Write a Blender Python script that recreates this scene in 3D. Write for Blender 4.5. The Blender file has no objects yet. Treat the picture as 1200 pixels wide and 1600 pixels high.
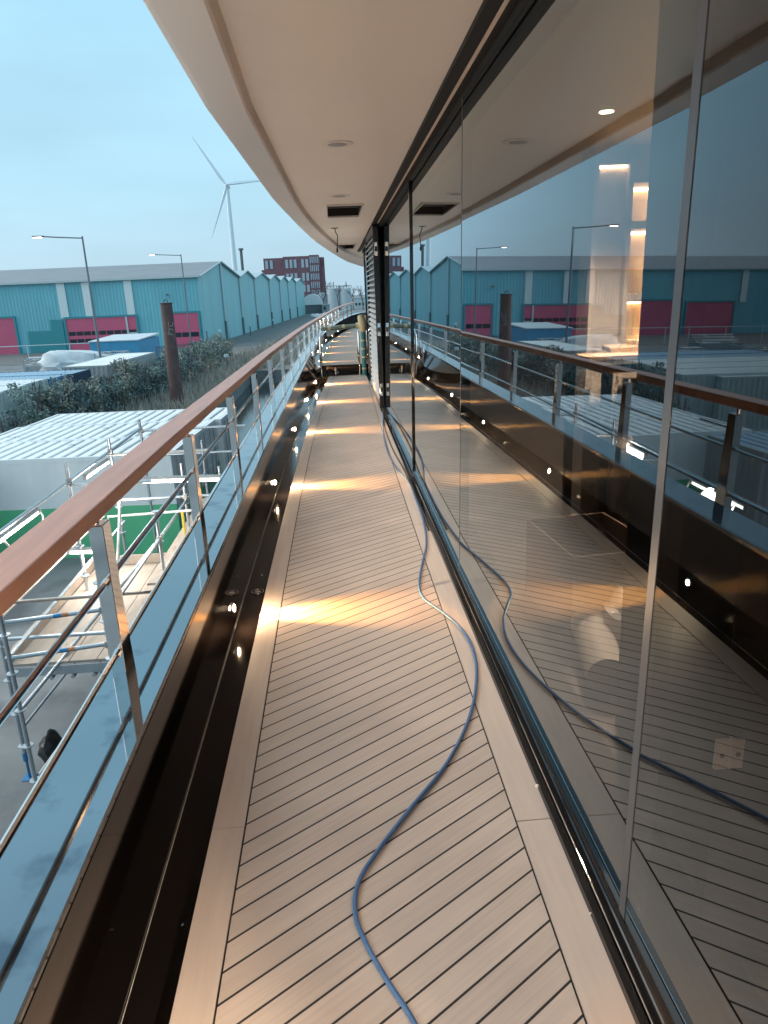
import bpy, bmesh, math, random
from mathutils import Vector, Matrix
R = math.radians
random.seed(7)
sc = bpy.context.scene
COL = sc.collection
EYE = Vector((0, 0, 1.6))
G = -5.2                                  # quay level below the yacht's side deck (deck = 0)

ORD = 'first second third fourth fifth sixth seventh eighth ninth tenth eleventh twelfth thirteenth fourteenth fifteenth sixteenth seventeenth eighteenth nineteenth twentieth twenty-first twenty-second'.split()

# ------------------------------------------------------------------ camera
def setup_camera():
    th, ro = R(17.04), R(2.36)
    f, hx = 1129.0, 518.0
    g = Vector((math.sin(ro)*math.cos(th), math.cos(ro)*math.cos(th), math.sin(th)))
    y = -(f*g.z + (hx-600)*g.x)/g.y
    fw = Vector((hx-600, y, f)).normalized()
    rt = g.cross(fw)
    w = lambda v: Vector((v.dot(rt), v.dot(fw), -v.dot(g)))
    cx, cy, cz = w(Vector((1, 0, 0))), -w(Vector((0, 1, 0))), -w(Vector((0, 0, 1)))
    cam = bpy.data.cameras.new('camera')
    cam.sensor_fit = 'VERTICAL'; cam.sensor_height = 24; cam.lens = 24*f/1600
    cam.clip_start = .05; cam.clip_end = 4000
    o = bpy.data.objects.new('camera', cam); COL.objects.link(o)
    o.matrix_world = Matrix(((cx.x, cy.x, cz.x, EYE.x), (cx.y, cy.y, cz.y, EYE.y), (cx.z, cy.z, cz.z, EYE.z), (0, 0, 0, 1)))
    sc.camera = o
setup_camera()

# ------------------------------------------------------------------ world, sun, exposure
SUN_EL, SUN_AZ = R(36), R(-80)
w = bpy.data.worlds.new('World'); sc.world = w; w.use_nodes = True
nt = w.node_tree; nt.nodes.clear()
N = nt.nodes.new; L = nt.links.new
out = N('ShaderNodeOutputWorld'); bg = N('ShaderNodeBackground'); bg.inputs['Strength'].default_value = 0.1
sky = N('ShaderNodeTexSky'); sky.sky_type = 'NISHITA'; sky.sun_disc = False
sky.sun_elevation = SUN_EL; sky.sun_rotation = SUN_AZ; sky.air_density = 1.5; sky.dust_density = 2; sky.ozone_density = 3
tc = N('ShaderNodeTexCoord'); sep = N('ShaderNodeSeparateXYZ'); L(tc.outputs['Generated'], sep.inputs[0])
rmp = N('ShaderNodeValToRGB'); L(sep.outputs['Z'], rmp.inputs[0])
e = rmp.color_ramp.elements
e[0].position = 0.0; e[0].color = (.44, .63, .76, 1)
e[1].position = 1.0; e[1].color = (.38, .60, .76, 1)
m = rmp.color_ramp.elements.new(.12); m.color = (.40, .65, .80, 1)
m = rmp.color_ramp.elements.new(.45); m.color = (.355, .68, .87, 1)
cl = N('ShaderNodeTexNoise'); cl.inputs['Scale'].default_value = 2.2; cl.inputs['Detail'].default_value = 5
mp = N('ShaderNodeMapping'); mp.inputs['Scale'].default_value = (1, 1, 4); L(tc.outputs['Generated'], mp.inputs[0]); L(mp.outputs[0], cl.inputs['Vector'])
cr = N('ShaderNodeMapRange'); cr.inputs[1].default_value = .3; cr.inputs[2].default_value = .7; cr.inputs[3].default_value = 5.9; cr.inputs[4].default_value = 7.15
L(cl.outputs['Fac'], cr.inputs[0])
vm = N('ShaderNodeVectorMath'); vm.operation = 'SCALE'; L(rmp.outputs[0], vm.inputs[0]); L(cr.outputs[0], vm.inputs['Scale'])
mx = N('ShaderNodeMix'); mx.data_type = 'RGBA'; mx.inputs[0].default_value = .92
L(sky.outputs[0], mx.inputs[6]); L(vm.outputs[0], mx.inputs[7])
L(mx.outputs[2], bg.inputs[0]); L(bg.outputs[0], out.inputs[0])
sun = bpy.data.lights.new('sun', 'SUN'); sun.energy = 1.45; sun.angle = R(70); sun.color = (1, .90, .80)
so = bpy.data.objects.new('sun', sun); COL.objects.link(so)
so.rotation_euler = (-Vector((math.cos(SUN_EL)*math.sin(SUN_AZ), math.cos(SUN_EL)*math.cos(SUN_AZ), math.sin(SUN_EL)))).to_track_quat('-Z', 'Y').to_euler()
sc.view_settings.view_transform = 'Standard'; sc.view_settings.look = 'None'
sc.view_settings.exposure = 0.88; sc.view_settings.gamma = 1
sc.cycles.use_denoising = True
sc.cycles.max_bounces = 10; sc.cycles.glossy_bounces = 6; sc.cycles.transparent_max_bounces = 12
sc.cycles.sample_clamp_indirect = 6
sc.cycles.caustics_reflective = False; sc.cycles.caustics_refractive = False
LAMP_K = 1.0

# ------------------------------------------------------------------ materials
MATS = {}
def mat(name, col=(.5, .5, .5), rough=.5, metal=0, noise=0, nscale=5, coat=0, emit=None, es=0, bump=0, bscale=40, ior=1.5, stretch=(1, 1, 1), dark=None, dscale=2, dpos=.55):
    m = bpy.data.materials.new(name); m.use_nodes = True
    nt = m.node_tree; b = nt.nodes['Principled BSDF']
    b.inputs['Base Color'].default_value = (*col, 1); b.inputs['Roughness'].default_value = rough
    b.inputs['Metallic'].default_value = metal; b.inputs['IOR'].default_value = ior
    b.inputs['Coat Weight'].default_value = coat; b.inputs['Coat Roughness'].default_value = .04
    if emit:
        b.inputs['Emission Color'].default_value = (*emit, 1); b.inputs['Emission Strength'].default_value = es
    N = nt.nodes.new; L = nt.links.new
    src = None
    if noise or bump or dark:
        tc = N('ShaderNodeTexCoord'); mp = N('ShaderNodeMapping'); mp.inputs['Scale'].default_value = stretch
        L(tc.outputs['Object'], mp.inputs[0])
    if noise:
        n = N('ShaderNodeTexNoise'); n.inputs['Scale'].default_value = nscale; n.inputs['Detail'].default_value = 6
        L(mp.outputs[0], n.inputs['Vector'])
        mr = N('ShaderNodeMapRange'); mr.inputs[1].default_value = .25; mr.inputs[2].default_value = .75
        mr.inputs[3].default_value = 1-noise; mr.inputs[4].default_value = 1+noise; L(n.outputs['Fac'], mr.inputs[0])
        v = N('ShaderNodeVectorMath'); v.operation = 'SCALE'; v.inputs[0].default_value = col; L(mr.outputs[0], v.inputs['Scale'])
        src = v.outputs[0]
    if dark:
        n2 = N('ShaderNodeTexNoise'); n2.inputs['Scale'].default_value = dscale; n2.inputs['Detail'].default_value = 8; L(mp.outputs[0], n2.inputs['Vector'])
        r2 = N('ShaderNodeValToRGB'); r2.color_ramp.elements[0].position = dpos; r2.color_ramp.elements[1].position = dpos+.12; L(n2.outputs['Fac'], r2.inputs[0])
        mxx = N('ShaderNodeMix'); mxx.data_type = 'RGBA'; L(r2.outputs[0], mxx.inputs[0])
        if src: L(src, mxx.inputs[6])
        else: mxx.inputs[6].default_value = (*col, 1)
        mxx.inputs[7].default_value = (*dark, 1); src = mxx.outputs[2]
    if src: L(src, b.inputs['Base Color'])
    if bump:
        n3 = N('ShaderNodeTexNoise'); n3.inputs['Scale'].default_value = bscale; n3.inputs['Detail'].default_value = 4; L(mp.outputs[0], n3.inputs['Vector'])
        bp = N('ShaderNodeBump'); bp.inputs['Strength'].default_value = bump; bp.inputs['Distance'].default_value = .02; L(n3.outputs['Fac'], bp.inputs['Height']); L(bp.outputs[0], b.inputs['Normal'])
    MATS[name] = m
    return m

def planking_mat():
    m = mat('teak_planking', (.57, .465, .395), .55)
    nt = m.node_tree; N = nt.nodes.new; L = nt.links.new; b = nt.nodes['Principled BSDF']
    tc = N('ShaderNodeTexCoord'); 
    d = N('ShaderNodeVectorMath'); d.operation = 'DOT_PRODUCT'; a = R(35); p = .0715
    d.inputs[1].default_value = (-math.sin(a)/p, math.cos(a)/p, 0); L(tc.outputs['Object'], d.inputs[0])
    fr = N('ShaderNodeMath'); fr.operation = 'FRACT'; L(d.outputs['Value'], fr.inputs[0])
    lt = N('ShaderNodeMath'); lt.operation = 'LESS_THAN'; lt.inputs[1].default_value = .088; L(fr.outputs[0], lt.inputs[0])
    fl = N('ShaderNodeMath'); fl.operation = 'FLOOR'; L(d.outputs['Value'], fl.inputs[0])
    wn = N('ShaderNodeTexWhiteNoise'); wn.noise_dimensions = '1D'; L(fl.outputs[0], wn.inputs['W'])
    mp = N('ShaderNodeMapping'); mp.vector_type = 'TEXTURE'; mp.inputs['Rotation'].default_value = (0, 0, a); mp.inputs['Scale'].default_value = (.6, .02, 1)
    L(tc.outputs['Object'], mp.inputs[0])
    gr = N('ShaderNodeTexNoise'); gr.inputs['Scale'].default_value = 2; gr.inputs['Detail'].default_value = 5; L(mp.outputs[0], gr.inputs['Vector'])
    st = N('ShaderNodeTexNoise'); st.inputs['Scale'].default_value = 2.3; st.inputs['Detail'].default_value = 5; L(tc.outputs['Object'], st.inputs['Vector'])
    def mr(s, lo, hi, a0=.3, a1=.7):
        q = N('ShaderNodeMapRange'); q.inputs[1].default_value = a0; q.inputs[2].default_value = a1; q.inputs[3].default_value = lo; q.inputs[4].default_value = hi; L(s, q.inputs[0]); return q.outputs[0]
    m1 = N('ShaderNodeMath'); m1.operation = 'MULTIPLY'; L(mr(wn.outputs['Value'], .93, 1.05, 0, 1), m1.inputs[0]); L(mr(gr.outputs['Fac'], .92, 1.07), m1.inputs[1])
    m2 = N('ShaderNodeMath'); m2.operation = 'MULTIPLY'; L(m1.outputs[0], m2.inputs[0]); L(mr(st.outputs['Fac'], .88, 1.07), m2.inputs[1])
    v = N('ShaderNodeVectorMath'); v.operation = 'SCALE'; v.inputs[0].default_value = (.57, .465, .395); L(m2.outputs[0], v.inputs['Scale'])
    x = N('ShaderNodeMix'); x.data_type = 'RGBA'; L(lt.outputs[0], x.inputs[0]); L(v.outputs[0], x.inputs[6]); x.inputs[7].default_value = (.010, .008, .007, 1)
    L(x.outputs[2], b.inputs['Base Color'])
    h = N('ShaderNodeMath'); h.operation = 'SUBTRACT'; h.inputs[0].default_value = 1; L(lt.outputs[0], h.inputs[1])
    bp = N('ShaderNodeBump'); bp.inputs['Strength'].default_value = .25; bp.inputs['Distance'].default_value = .003; L(h.outputs[0], bp.inputs['Height']); L(bp.outputs[0], b.inputs['Normal'])
    return m

def glass_mat(name, tint=(.36, .345, .33), n=1.5):
    m = bpy.data.materials.new(name); m.use_nodes = True; nt = m.node_tree; nt.nodes.clear()
    N = nt.nodes.new; L = nt.links.new
    o = N('ShaderNodeOutputMaterial'); mx = N('ShaderNodeMixShader'); tr = N('ShaderNodeBsdfTransparent'); gl = N('ShaderNodeBsdfGlossy')
    tr.inputs[0].default_value = (*tint, 1); 
    tcd = N('ShaderNodeTexCoord'); nz = N('ShaderNodeTexNoise'); nz.inputs['Scale'].default_value = 2.4; nz.inputs['Detail'].default_value = 7; nz.inputs['Distortion'].default_value = 1.2
    L(tcd.outputs['Object'], nz.inputs['Vector']); rr = N('ShaderNodeMapRange'); rr.inputs[1].default_value = .58; rr.inputs[2].default_value = .74; rr.inputs[3].default_value = 0; rr.inputs[4].default_value = .05
    L(nz.outputs['Fac'], rr.inputs[0]); L(rr.outputs[0], gl.inputs['Roughness'])
    gl.label = 'reflection'; gl.inputs[0].default_value = (.84, .94, 1, 1)
    fz = N('ShaderNodeFresnel'); fz.inputs[0].default_value = n
    a = N('ShaderNodeMath'); a.operation = 'ADD'; a.inputs[1].default_value = 1; L(fz.outputs[0], a.inputs[0])
    d = N('ShaderNodeMath'); d.operation = 'DIVIDE'; t2 = N('ShaderNodeMath'); t2.operation = 'MULTIPLY'; t2.inputs[1].default_value = 2
    L(fz.outputs[0], t2.inputs[0]); L(t2.outputs[0], d.inputs[0]); L(a.outputs[0], d.inputs[1])
    L(d.outputs[0], mx.inputs[0]); L(tr.outputs[0], mx.inputs[1]); L(gl.outputs[0], mx.inputs[2]); L(mx.outputs[0], o.inputs[0])
    MATS[name] = m; return m
def clear_mat(name, tint):
    m = bpy.data.materials.new(name); m.use_nodes = True; nt = m.node_tree; nt.nodes.clear()
    o = nt.nodes.new('ShaderNodeOutputMaterial'); tr = nt.nodes.new('ShaderNodeBsdfTransparent'); tr.inputs[0].default_value = (*tint, 1)
    nt.links.new(tr.outputs[0], o.inputs[0]); MATS[name] = m; return m

planking_mat()
mat('teak_margin', (.58, .475, .405), .5, noise=.08, nscale=3, stretch=(12, .8, 1))
mat('foredeck_wood', (.36, .27, .20), .5, noise=.08, nscale=3, stretch=(12, .8, 1))
mat('caulk', (.015, .013, .012), .7)
mat('brown_gloss', (.006, .0042, .0036), .06, ior=1.4)
mat('sealant', (.5, .48, .45), .5)
mat('steel_cap', (.33, .355, .375), .045, 1, dark=(.19, .215, .245), dscale=6, dpos=.57, bump=.004, bscale=3)
mat('chrome', (.90, .88, .86), .06, 1)
mat('rail_wood', (.58, .285, .20), .45, noise=.12, nscale=4, stretch=(9, .7, 9), coat=.2)
MATS['rail_wood'].node_tree.nodes['Principled BSDF'].inputs['Coat Roughness'].default_value = .22
mat('ceiling_paint', (.90, .83, .77), .38, noise=.025, nscale=1.5)
mat('ceiling_gloss', (.84, .775, .73), .4, noise=.02, nscale=2, coat=.08)
mat('black_gloss', (.008, .008, .009), .09, coat=.4)
mat('black_satin', (.012, .012, .014), .35)
mat('track_black', (.006, .006, .007), .5, ior=1.2)
mat('dark_grey', (.05, .052, .055), .35)
mat('joint_grey', (.30, .31, .33), .4)
mat('louvre_grey', (.5, .48, .46), .4)
mat('mullion_grey', (.055, .06, .068), .35)
mat('hull_paint', (.02, .025, .04), .1, coat=.5)
mat('hose_blue', (.05, .13, .29), .42, noise=.12, nscale=20)
mat('cable_black', (.012, .012, .013), .5)
mat('foam_green', (.17, .23, .20), .85, noise=.15, nscale=9)
mat('foam_teal', (.05, .21, .22), .7, noise=.2, nscale=9)
mat('tape', (.52, .46, .30), .6, noise=.1, nscale=12)
mat('lamp_lens', (1, .85, .6), .3, emit=(1, .70, .42), es=2200)
mat('lamp_lens_far', (1, .85, .6), .3, emit=(1, .70, .42), es=160)
mat('white_plastic', (.75, .73, .7), .4)
mat('hatch_dark', (.008, .007, .006), .6)
mat('wood_raw', (.60, .42, .27), .6, noise=.12, nscale=5, stretch=(1, 8, 1))
mat('ply_deck', (.42, .345, .285), .7, noise=.14, nscale=3, stretch=(3, .6, 1), dark=(.29, .22, .17), dscale=3, dpos=.62)
mat('galv', (.46, .50, .53), .42, .75, noise=.12, nscale=9)
mat('galv_old', (.42, .41, .39), .5, .5, noise=.2, nscale=7)
mat('blue_steel', (.05, .22, .42), .4, .3)
mat('orange_mark', (.65, .22, .08), .5)
mat('yellow_paint', (.62, .5, .08), .5)
mat('red_paint', (.6, .05, .06), .5)
mat('tube_glow', (1, 1, .95), .3, emit=(1, .93, .80), es=6)
mat('concrete', (.19, .20, .205), .7, noise=.22, nscale=.9, dark=(.105, .112, .118), dscale=.55, dpos=.52, bump=.15, bscale=14)
mat('asphalt', (.15, .15, .145), .85, noise=.15, nscale=.4)
mat('water', (.02, .03, .03), .08, bump=.35, bscale=3)
mat('soil', (.17, .155, .135), .9, noise=.3, nscale=2)
mat('cabin_white', (.80, .82, .82), .45, noise=.06, nscale=1.2, stretch=(1, 1, .5), dark=(.47, .49, .49), dscale=1.4, dpos=.66)
mat('cabin_green', (.12, .52, .27), .45, noise=.08, nscale=1.5)
mat('roof_white', (.86, .86, .84), .55, noise=.10, nscale=1.2, dark=(.34, .36, .36), dscale=2.2, dpos=.63)
mat('roof_groove', (.055, .06, .07), .7, noise=.4, nscale=3)
mat('con_white', (.55, .60, .60), .5, noise=.08, nscale=2)
mat('con_blue', (.03, .16, .38), .45, noise=.1, nscale=2)
mat('con_navy', (.03, .06, .11), .45, noise=.1, nscale=2)
mat('con_grey', (.42, .43, .43), .55, noise=.08, nscale=2)
mat('roof_blue', (.36, .50, .62), .5, noise=.12, nscale=1)
mat('tarp_blue', (.06, .30, .50), .5, noise=.1, nscale=2)
mat('tarp_white', (.62, .66, .68), .55, noise=.1, nscale=2)
mat('teal_clad', (.19, .50, .57), .45, noise=.1, nscale=.35, stretch=(1, 1, .3), dark=(.15, .43, .49), dscale=.5, dpos=.6)
mat('teal_dark', (.05, .29, .33), .5, noise=.05, nscale=.4)
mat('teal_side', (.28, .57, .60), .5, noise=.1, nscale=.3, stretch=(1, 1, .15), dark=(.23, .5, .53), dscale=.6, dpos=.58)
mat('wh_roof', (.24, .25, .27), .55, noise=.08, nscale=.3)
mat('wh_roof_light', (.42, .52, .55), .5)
mat('trim_white', (.55, .62, .63), .5)
mat('translucent', (.84, .87, .86), .45)
mat('door_red', (.66, .12, .21), .5, noise=.06, nscale=.7)
mat('door_glass', (.03, .04, .05), .12)
mat('pile_rust', (.13, .075, .07), .8, noise=.35, nscale=2.5, stretch=(1, 1, .5), bump=.4, bscale=8)
mat('chalk', (.34, .31, .30), .8)
mat('lamp_grey', (.20, .22, .24), .5, .3)
mat('led_cool', (1, 1, 1), .3, emit=(1, .97, .9), es=9)
mat('turbine_white', (.80, .88, .92), .5)
mat('mast_dark', (.12, .15, .17), .6)
mat('apt_brick', (.23, .11, .13), .75, noise=.12, nscale=.6)
mat('apt_window', (.42, .48, .54), .2)
mat('tank_white', (.55, .6, .62), .5, noise=.08, nscale=.4)
mat('tank_grey', (.33, .37, .39), .6, noise=.1, nscale=.4)
mat('bark', (.13, .12, .115), .9)
mat('leaf_dark', (.14, .20, .195), .6, noise=.35, nscale=1.2)
mat('leaf_mid', (.26, .33, .30), .6, noise=.35, nscale=1.2)
mat('leaf_dry', (.28, .28, .24), .7, noise=.3, nscale=2)
mat('dry_straw', (.42, .39, .34), .9, noise=.3, nscale=1.2)
mat('dry_brown', (.28, .26, .23), .9, noise=.3, nscale=1.2)
mat('int_wall', (.50, .42, .36), .5, noise=.03)
mat('int_dark', (.005, .004, .004), .6)
mat('int_floor', (.09, .07, .055), .5, noise=.15, nscale=3)
mat('niche', (.62, .45, .27), .5)
mat('led_warm', (1, .8, .5), .3, emit=(1, .68, .38), es=14)
mat('downlight_on', (1, .9, .7), .3, emit=(1, .85, .62), es=14)
mat('plastic_film', (.62, .56, .48), .15, coat=.5, bump=.6, bscale=16)
mat('paper_roll', (.62, .54, .45), .6)
mat('card_brown', (.16, .10, .065), .7)
mat('panel_brown', (.018, .014, .011), .6)
mat('hinge_steel', (.78, .70, .62), .45, .1)
mat('rock_pale', (.55, .58, .60), .8, noise=.1)
glass_mat('tinted_glass')
clear_mat('glass_inner', (.8, .8, .8))

# ------------------------------------------------------------------ mesh helpers
class MB:
    def __init__(s): s.v = []; s.f = []; s.mi = []
    def add(s, vs, fs, mi=0):
        o = len(s.v); s.v += [tuple(p) for p in vs]; s.f += [tuple(i+o for i in f) for f in fs]; s.mi += [mi]*len(fs); return s
    def box(s, x0, x1, y0, y1, z0, z1, mi=0, M=None):
        vs = [Vector((x, y, z)) for z in (z0, z1) for y in (y0, y1) for x in (x0, x1)]
        if M: vs = [M @ p for p in vs]
        return s.add(vs, [(0, 2, 3, 1), (4, 5, 7, 6), (0, 1, 5, 4), (2, 6, 7, 3), (0, 4, 6, 2), (1, 3, 7, 5)], mi)
    def bbox(s, x0, x1, y0, y1, z0, z1, b=.004, mi=0, M=None):      # box with bevelled edges
        bm = bmesh.new(); bmesh.ops.create_cube(bm, size=1)
        for v in bm.verts: v.co = Vector(((x0+x1)/2+v.co.x*(x1-x0), (y0+y1)/2+v.co.y*(y1-y0), (z0+z1)/2+v.co.z*(z1-z0)))
        bmesh.ops.bevel(bm, geom=bm.edges[:], offset=b, segments=2, affect='EDGES', profile=.5)
        bm.verts.index_update(); vs = [v.co.copy() for v in bm.verts]
        if M: vs = [M @ p for p in vs]
        fs = [[v.index for v in f.verts] for f in bm.faces]; bm.free()
        return s.add(vs, fs, mi)
    def tube(s, pts, r, n=8, mi=0, caps=True):
        pts = [Vector(p) for p in pts]; rr = r if isinstance(r, (list, tuple)) else [r]*len(pts)
        vs = []; fs = []; ref = None
        for i, p in enumerate(pts):
            t = (pts[min(i+1, len(pts)-1)]-pts[max(i-1, 0)]).normalized()
            if ref is None or abs(ref.dot(t)) > .95: ref = Vector((0, 0, 1)) if abs(t.z) < .9 else Vector((1, 0, 0))
            a = t.cross(ref).normalized(); b = a.cross(t).normalized(); ref = b
            for k in range(n):
                c = 2*math.pi*k/n; vs.append(p+rr[i]*(a*math.cos(c)+b*math.sin(c)))
        for i in range(len(pts)-1):
            for k in range(n):
                k2 = (k+1) % n; fs.append((i*n+k, i*n+k2, (i+1)*n+k2, (i+1)*n+k))
        if caps: fs += [tuple(range(n))[::-1], tuple((len(pts)-1)*n+k for k in range(n))]
        return s.add(vs, fs, mi)
    def loft(s, rings, closed=True, caps=True, mi=0):               # rings: lists of equal length
        n = len(rings[0]); vs = [p for r in rings for p in r]; fs = []
        for i in range(len(rings)-1):
            for k in range(n if closed else n-1):
                k2 = (k+1) % n; fs.append((i*n+k, (i+1)*n+k, (i+1)*n+k2, i*n+k2))
        if closed and caps: fs += [tuple(range(n)), tuple((len(rings)-1)*n+k for k in range(n))[::-1]]
        return s.add(vs, fs, mi)
    def disc(s, c, nrm, r, h, n=24, mi=0):
        c = Vector(c); nrm = Vector(nrm).normalized(); return s.tube([c, c+nrm*h], r, n, mi)
    def quad(s, a, b, c, d, mi=0): return s.add([a, b, c, d], [(0, 1, 2, 3)], mi)
    def build(s, name, m, parent=None, smooth=False, bevel=0):
        me = bpy.data.meshes.new(name); off = world_loc(parent) if parent else Vector()
        me.from_pydata([Vector(p)-off for p in s.v], [], s.f); me.update()
        for q in (m if isinstance(m, (list, tuple)) else [m]): me.materials.append(MATS[q])
        if isinstance(m, (list, tuple)): me.polygons.foreach_set('material_index', s.mi)
        if smooth:
            me.polygons.foreach_set('use_smooth', [True]*len(me.polygons)); me.set_sharp_from_angle(angle=R(40))
        o = bpy.data.objects.new(name, me); COL.objects.link(o)
        if parent: o.parent = parent
        return o
def world_loc(o):
    v = Vector()
    while o: v += Vector(o.location); o = o.parent
    return v
def fixn(o):                                                        # consistent outward normals
    bm = bmesh.new(); bm.from_mesh(o.data); bmesh.ops.recalc_face_normals(bm, faces=bm.faces[:]); bm.to_mesh(o.data); bm.free(); return o
def tag(o, label=None, cat=None, group=None, kind=None):
    if label: o['label'] = label
    if cat: o['category'] = cat
    if group: o['group'] = group
    if kind: o['kind'] = kind
    return o
def thing(name, label, cat, loc=(0, 0, 0), group=None):
    o = bpy.data.objects.new(name, None); COL.objects.link(o); o.location = loc; o.empty_display_size = .1
    return tag(o, label, cat, group)
def dup(root, loc, label=None):
    def cp(o, par):
        c = o.copy(); COL.objects.link(c); c.parent = par
        for ch in [k for k in bpy.data.objects if k.parent == o]: cp(ch, c)
        return c
    r = cp(root, None); r.location = loc
    if label: r['label'] = label
    return r
def itp(tab, y):
    if y <= tab[0][0]: return tab[0][1]
    for (a, p), (b, q) in zip(tab, tab[1:]):
        if y <= b: 
            t = (y-a)/(b-a); return p+(q-p)*t
    return tab[-1][1]
def frange(a, b, n): return [a+(b-a)*i/n for i in range(n+1)]

# ------------------------------------------------------------------ the yacht's lines (x across, y forward)
bend = lambda y: .0024*max(0, y-3)**2
x_edge = lambda y: -.472+bend(y)                                    # outer edge of the teak
x_foot = lambda y: -.614+bend(y)                                    # foot of the bulwark in the waterway
T_CAPX = [(-9, -.60), (4.3, -.60), (6.1, -.590), (9.6, -.557), (16, -.475), (19.5, -.375), (23, -.225), (26.5, .09), (29, .40), (31.3, .75), (32.4, 1.25), (32.8, 1.9), (33, 3.4)]
T_CAPZ = [(-9, .455), (10, .455), (23, .47), (26.5, .53), (31.3, .65), (32.4, .72), (33, .80)]
x_cap = lambda y: itp(T_CAPX, y)
z_cap = lambda y: itp(T_CAPZ, y)
T_RAILX = [(-9, -.728), (4.3, -.728), (7.4, -.716), (12.2, -.652), (16, -.56), (19, -.46), (22.5, -.33), (26, -.03), (28.6, .22), (31, .62), (32.4, .9)]
T_RAILZ = [(-9, 1.07), (3, 1.068), (5, 1.05), (7.4, 1.035), (12.2, .995), (22.5, .945), (28.6, 1.07), (32.4, 1.17)]
x_rail = lambda y: itp(T_RAILX, y)
z_rail = lambda y: itp(T_RAILZ, y)
T_EDGE = [(-9, -.53), (2, -.53), (4, -.56), (7.3, -.49), (9.9, -.36), (12, -.23), (14.2, -.04), (17, .18), (20, .44), (24, .95), (27.6, 1.6), (28.6, 2.3), (29, 3.2), (29.1, 4)]
T_CREASE = [(-9, -.30), (2, -.30), (4, -.335), (7.7, -.26), (9.5, -.16), (11.3, -.02), (13.5, .18), (15.7, .43), (18.5, .80), (21.1, 1.25), (24, 1.9), (26, 2.8), (29.1, 4)]
z_ceil = lambda y: 2.55-.012*max(0, min(y, 14))
def GX(y, z): return (.648-.013*(y-1.425) if y < 1.425 else .648-.005*(min(y, 3.82)-1.425)+.0015*max(0, y-3.82))+.015*z                                # outer face of the glazing
STEP = 14.85; UP = .2                                               # the foredeck steps up here

YS = [-9]+frange(-8, STEP, 46)
# deck: base slab, planking, margins
b = MB(); 
ring = lambda y: [(x_edge(y), y, -.006), (.9, y, -.006), (.9, y, -.12), (x_edge(y), y, -.12)]
b.loft([ring(y) for y in YS]); fixn(tag(b.build('deck', 'caulk'), kind='structure'))
xr = lambda y: .482+.0010*max(0, y-3)**2
xl = lambda y: x_edge(y)+.1
b = MB()
for y0, y1 in zip(YS, YS[1:]):
    b.quad((xl(y0)+.006, y0, 0), (xr(y0)-.006, y0, 0), (xr(y1)-.006, y1, 0), (xl(y1)+.006, y1, 0))
tag(b.build('deck_planking', 'teak_planking'), kind='structure')
b = MB()
for seams, fa, fb in (([-9, -7.4, -4.28, -1.18, 1.92, 5.02, 8.12, 11.22, 14.3, STEP], x_edge, xl), ([-9, -7.4, -4.28, -1.2, 1.845, 4.86, 7.95, 11.1, 14.2, STEP], xr, lambda y: .62)):
    for a, c in zip(seams, seams[1:]):
        yy = frange(a+.002, c-.002, max(2, int((c-a)/.35)))
        b.loft([[(fa(y), y, .0), (fb(y), y, .0), (fb(y), y, -.05), (fa(y), y, -.05)] for y in yy])
fixn(tag(b.build('deck_margin', 'teak_margin'), kind='structure'))
# waterway
b = MB(); b.loft([[(x_foot(y)-.05, y, -.075), (x_edge(y)-.002, y, -.075), (x_edge(y)-.002, y, -.11), (x_foot(y)-.05, y, -.11)] for y in YS])
b.loft([[(x_edge(y)-.001, y, -.008), (x_edge(y)-.007, y, -.012), (x_edge(y)-.007, y, -.1), (x_edge(y)-.001, y, -.1)] for y in YS])
fixn(tag(b.build('waterway', 'brown_gloss'), kind='structure'))
# foredeck beyond the step
FY = frange(STEP, 33.5, 40)
xf = lambda y: min(x_foot(y), x_cap(y)+.03, 3.2)
b = MB(); b.loft([[(xf(y)-.05, y, UP-.07), (xf(y)+.15, y, UP-.07), (xf(y)+.152, y, UP), (4.5, y, UP), (4.5, y, -.3), (xf(y)-.05, y, -.3)] for y in FY])
fixn(tag(b.build('foredeck', 'foredeck_wood'), kind='structure'))
b = MB(); b.loft([[(xf(y)-.04, y, UP-.066), (xf(y)+.149, y, UP-.066), (xf(y)+.149, y, UP-.068), (xf(y)-.04, y, UP-.068)] for y in FY])
b.box(-.34, .66, STEP-.012, STEP-.002, .012, UP-.004); b.box(-.34, .66, STEP-.16, STEP-.012, .012, .03)
fixn(tag(b.build('foredeck_edge', 'brown_gloss'), kind='structure'))

# bulwark
bul = thing('bulwark', 'glossy dark brown bulwark with polished steel capping along the side deck', 'bulwark', (-.65, 0, 0))
BY = [-9]+frange(-8, 14.8, 40)+frange(15.2, 31, 30)+[31.3, 31.8, 32.4, 32.6, 32.8, 33]
b = MB()
fz = lambda y: -.09 if y < STEP else UP-.08
b.loft([[(min(x_foot(y), x_cap(y)+.03) if y > STEP else x_foot(y), y, fz(y)), (x_cap(y), y, z_cap(y)-.012), (x_cap(y)-.05, y, z_cap(y)-.012), (min(x_foot(y), x_cap(y)+.03)-.06 if y > STEP else x_foot(y)-.06, y, fz(y))] for y in BY])
fixn(b.build('inner_face', 'brown_gloss', bul, smooth=True))
b = MB(); b.loft([[(x_cap(y)+.006, y, z_cap(y)-.012), (x_cap(y)+.006, y, z_cap(y)-.003), (x_cap(y), y, z_cap(y)), (x_cap(y)-.2, y, z_cap(y)), (x_cap(y)-.206, y, z_cap(y)-.006), (x_cap(y)-.206, y, z_cap(y)-.03), (x_cap(y), y, z_cap(y)-.03)] for y in BY])
fixn(b.build('steel_capping', 'steel_cap', bul))
b = MB(); b.tube([(x_foot(y)+.003, y, -.073) for y in YS], .0013, 6)
b.build('sealant_bead', 'sealant', bul)
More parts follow.
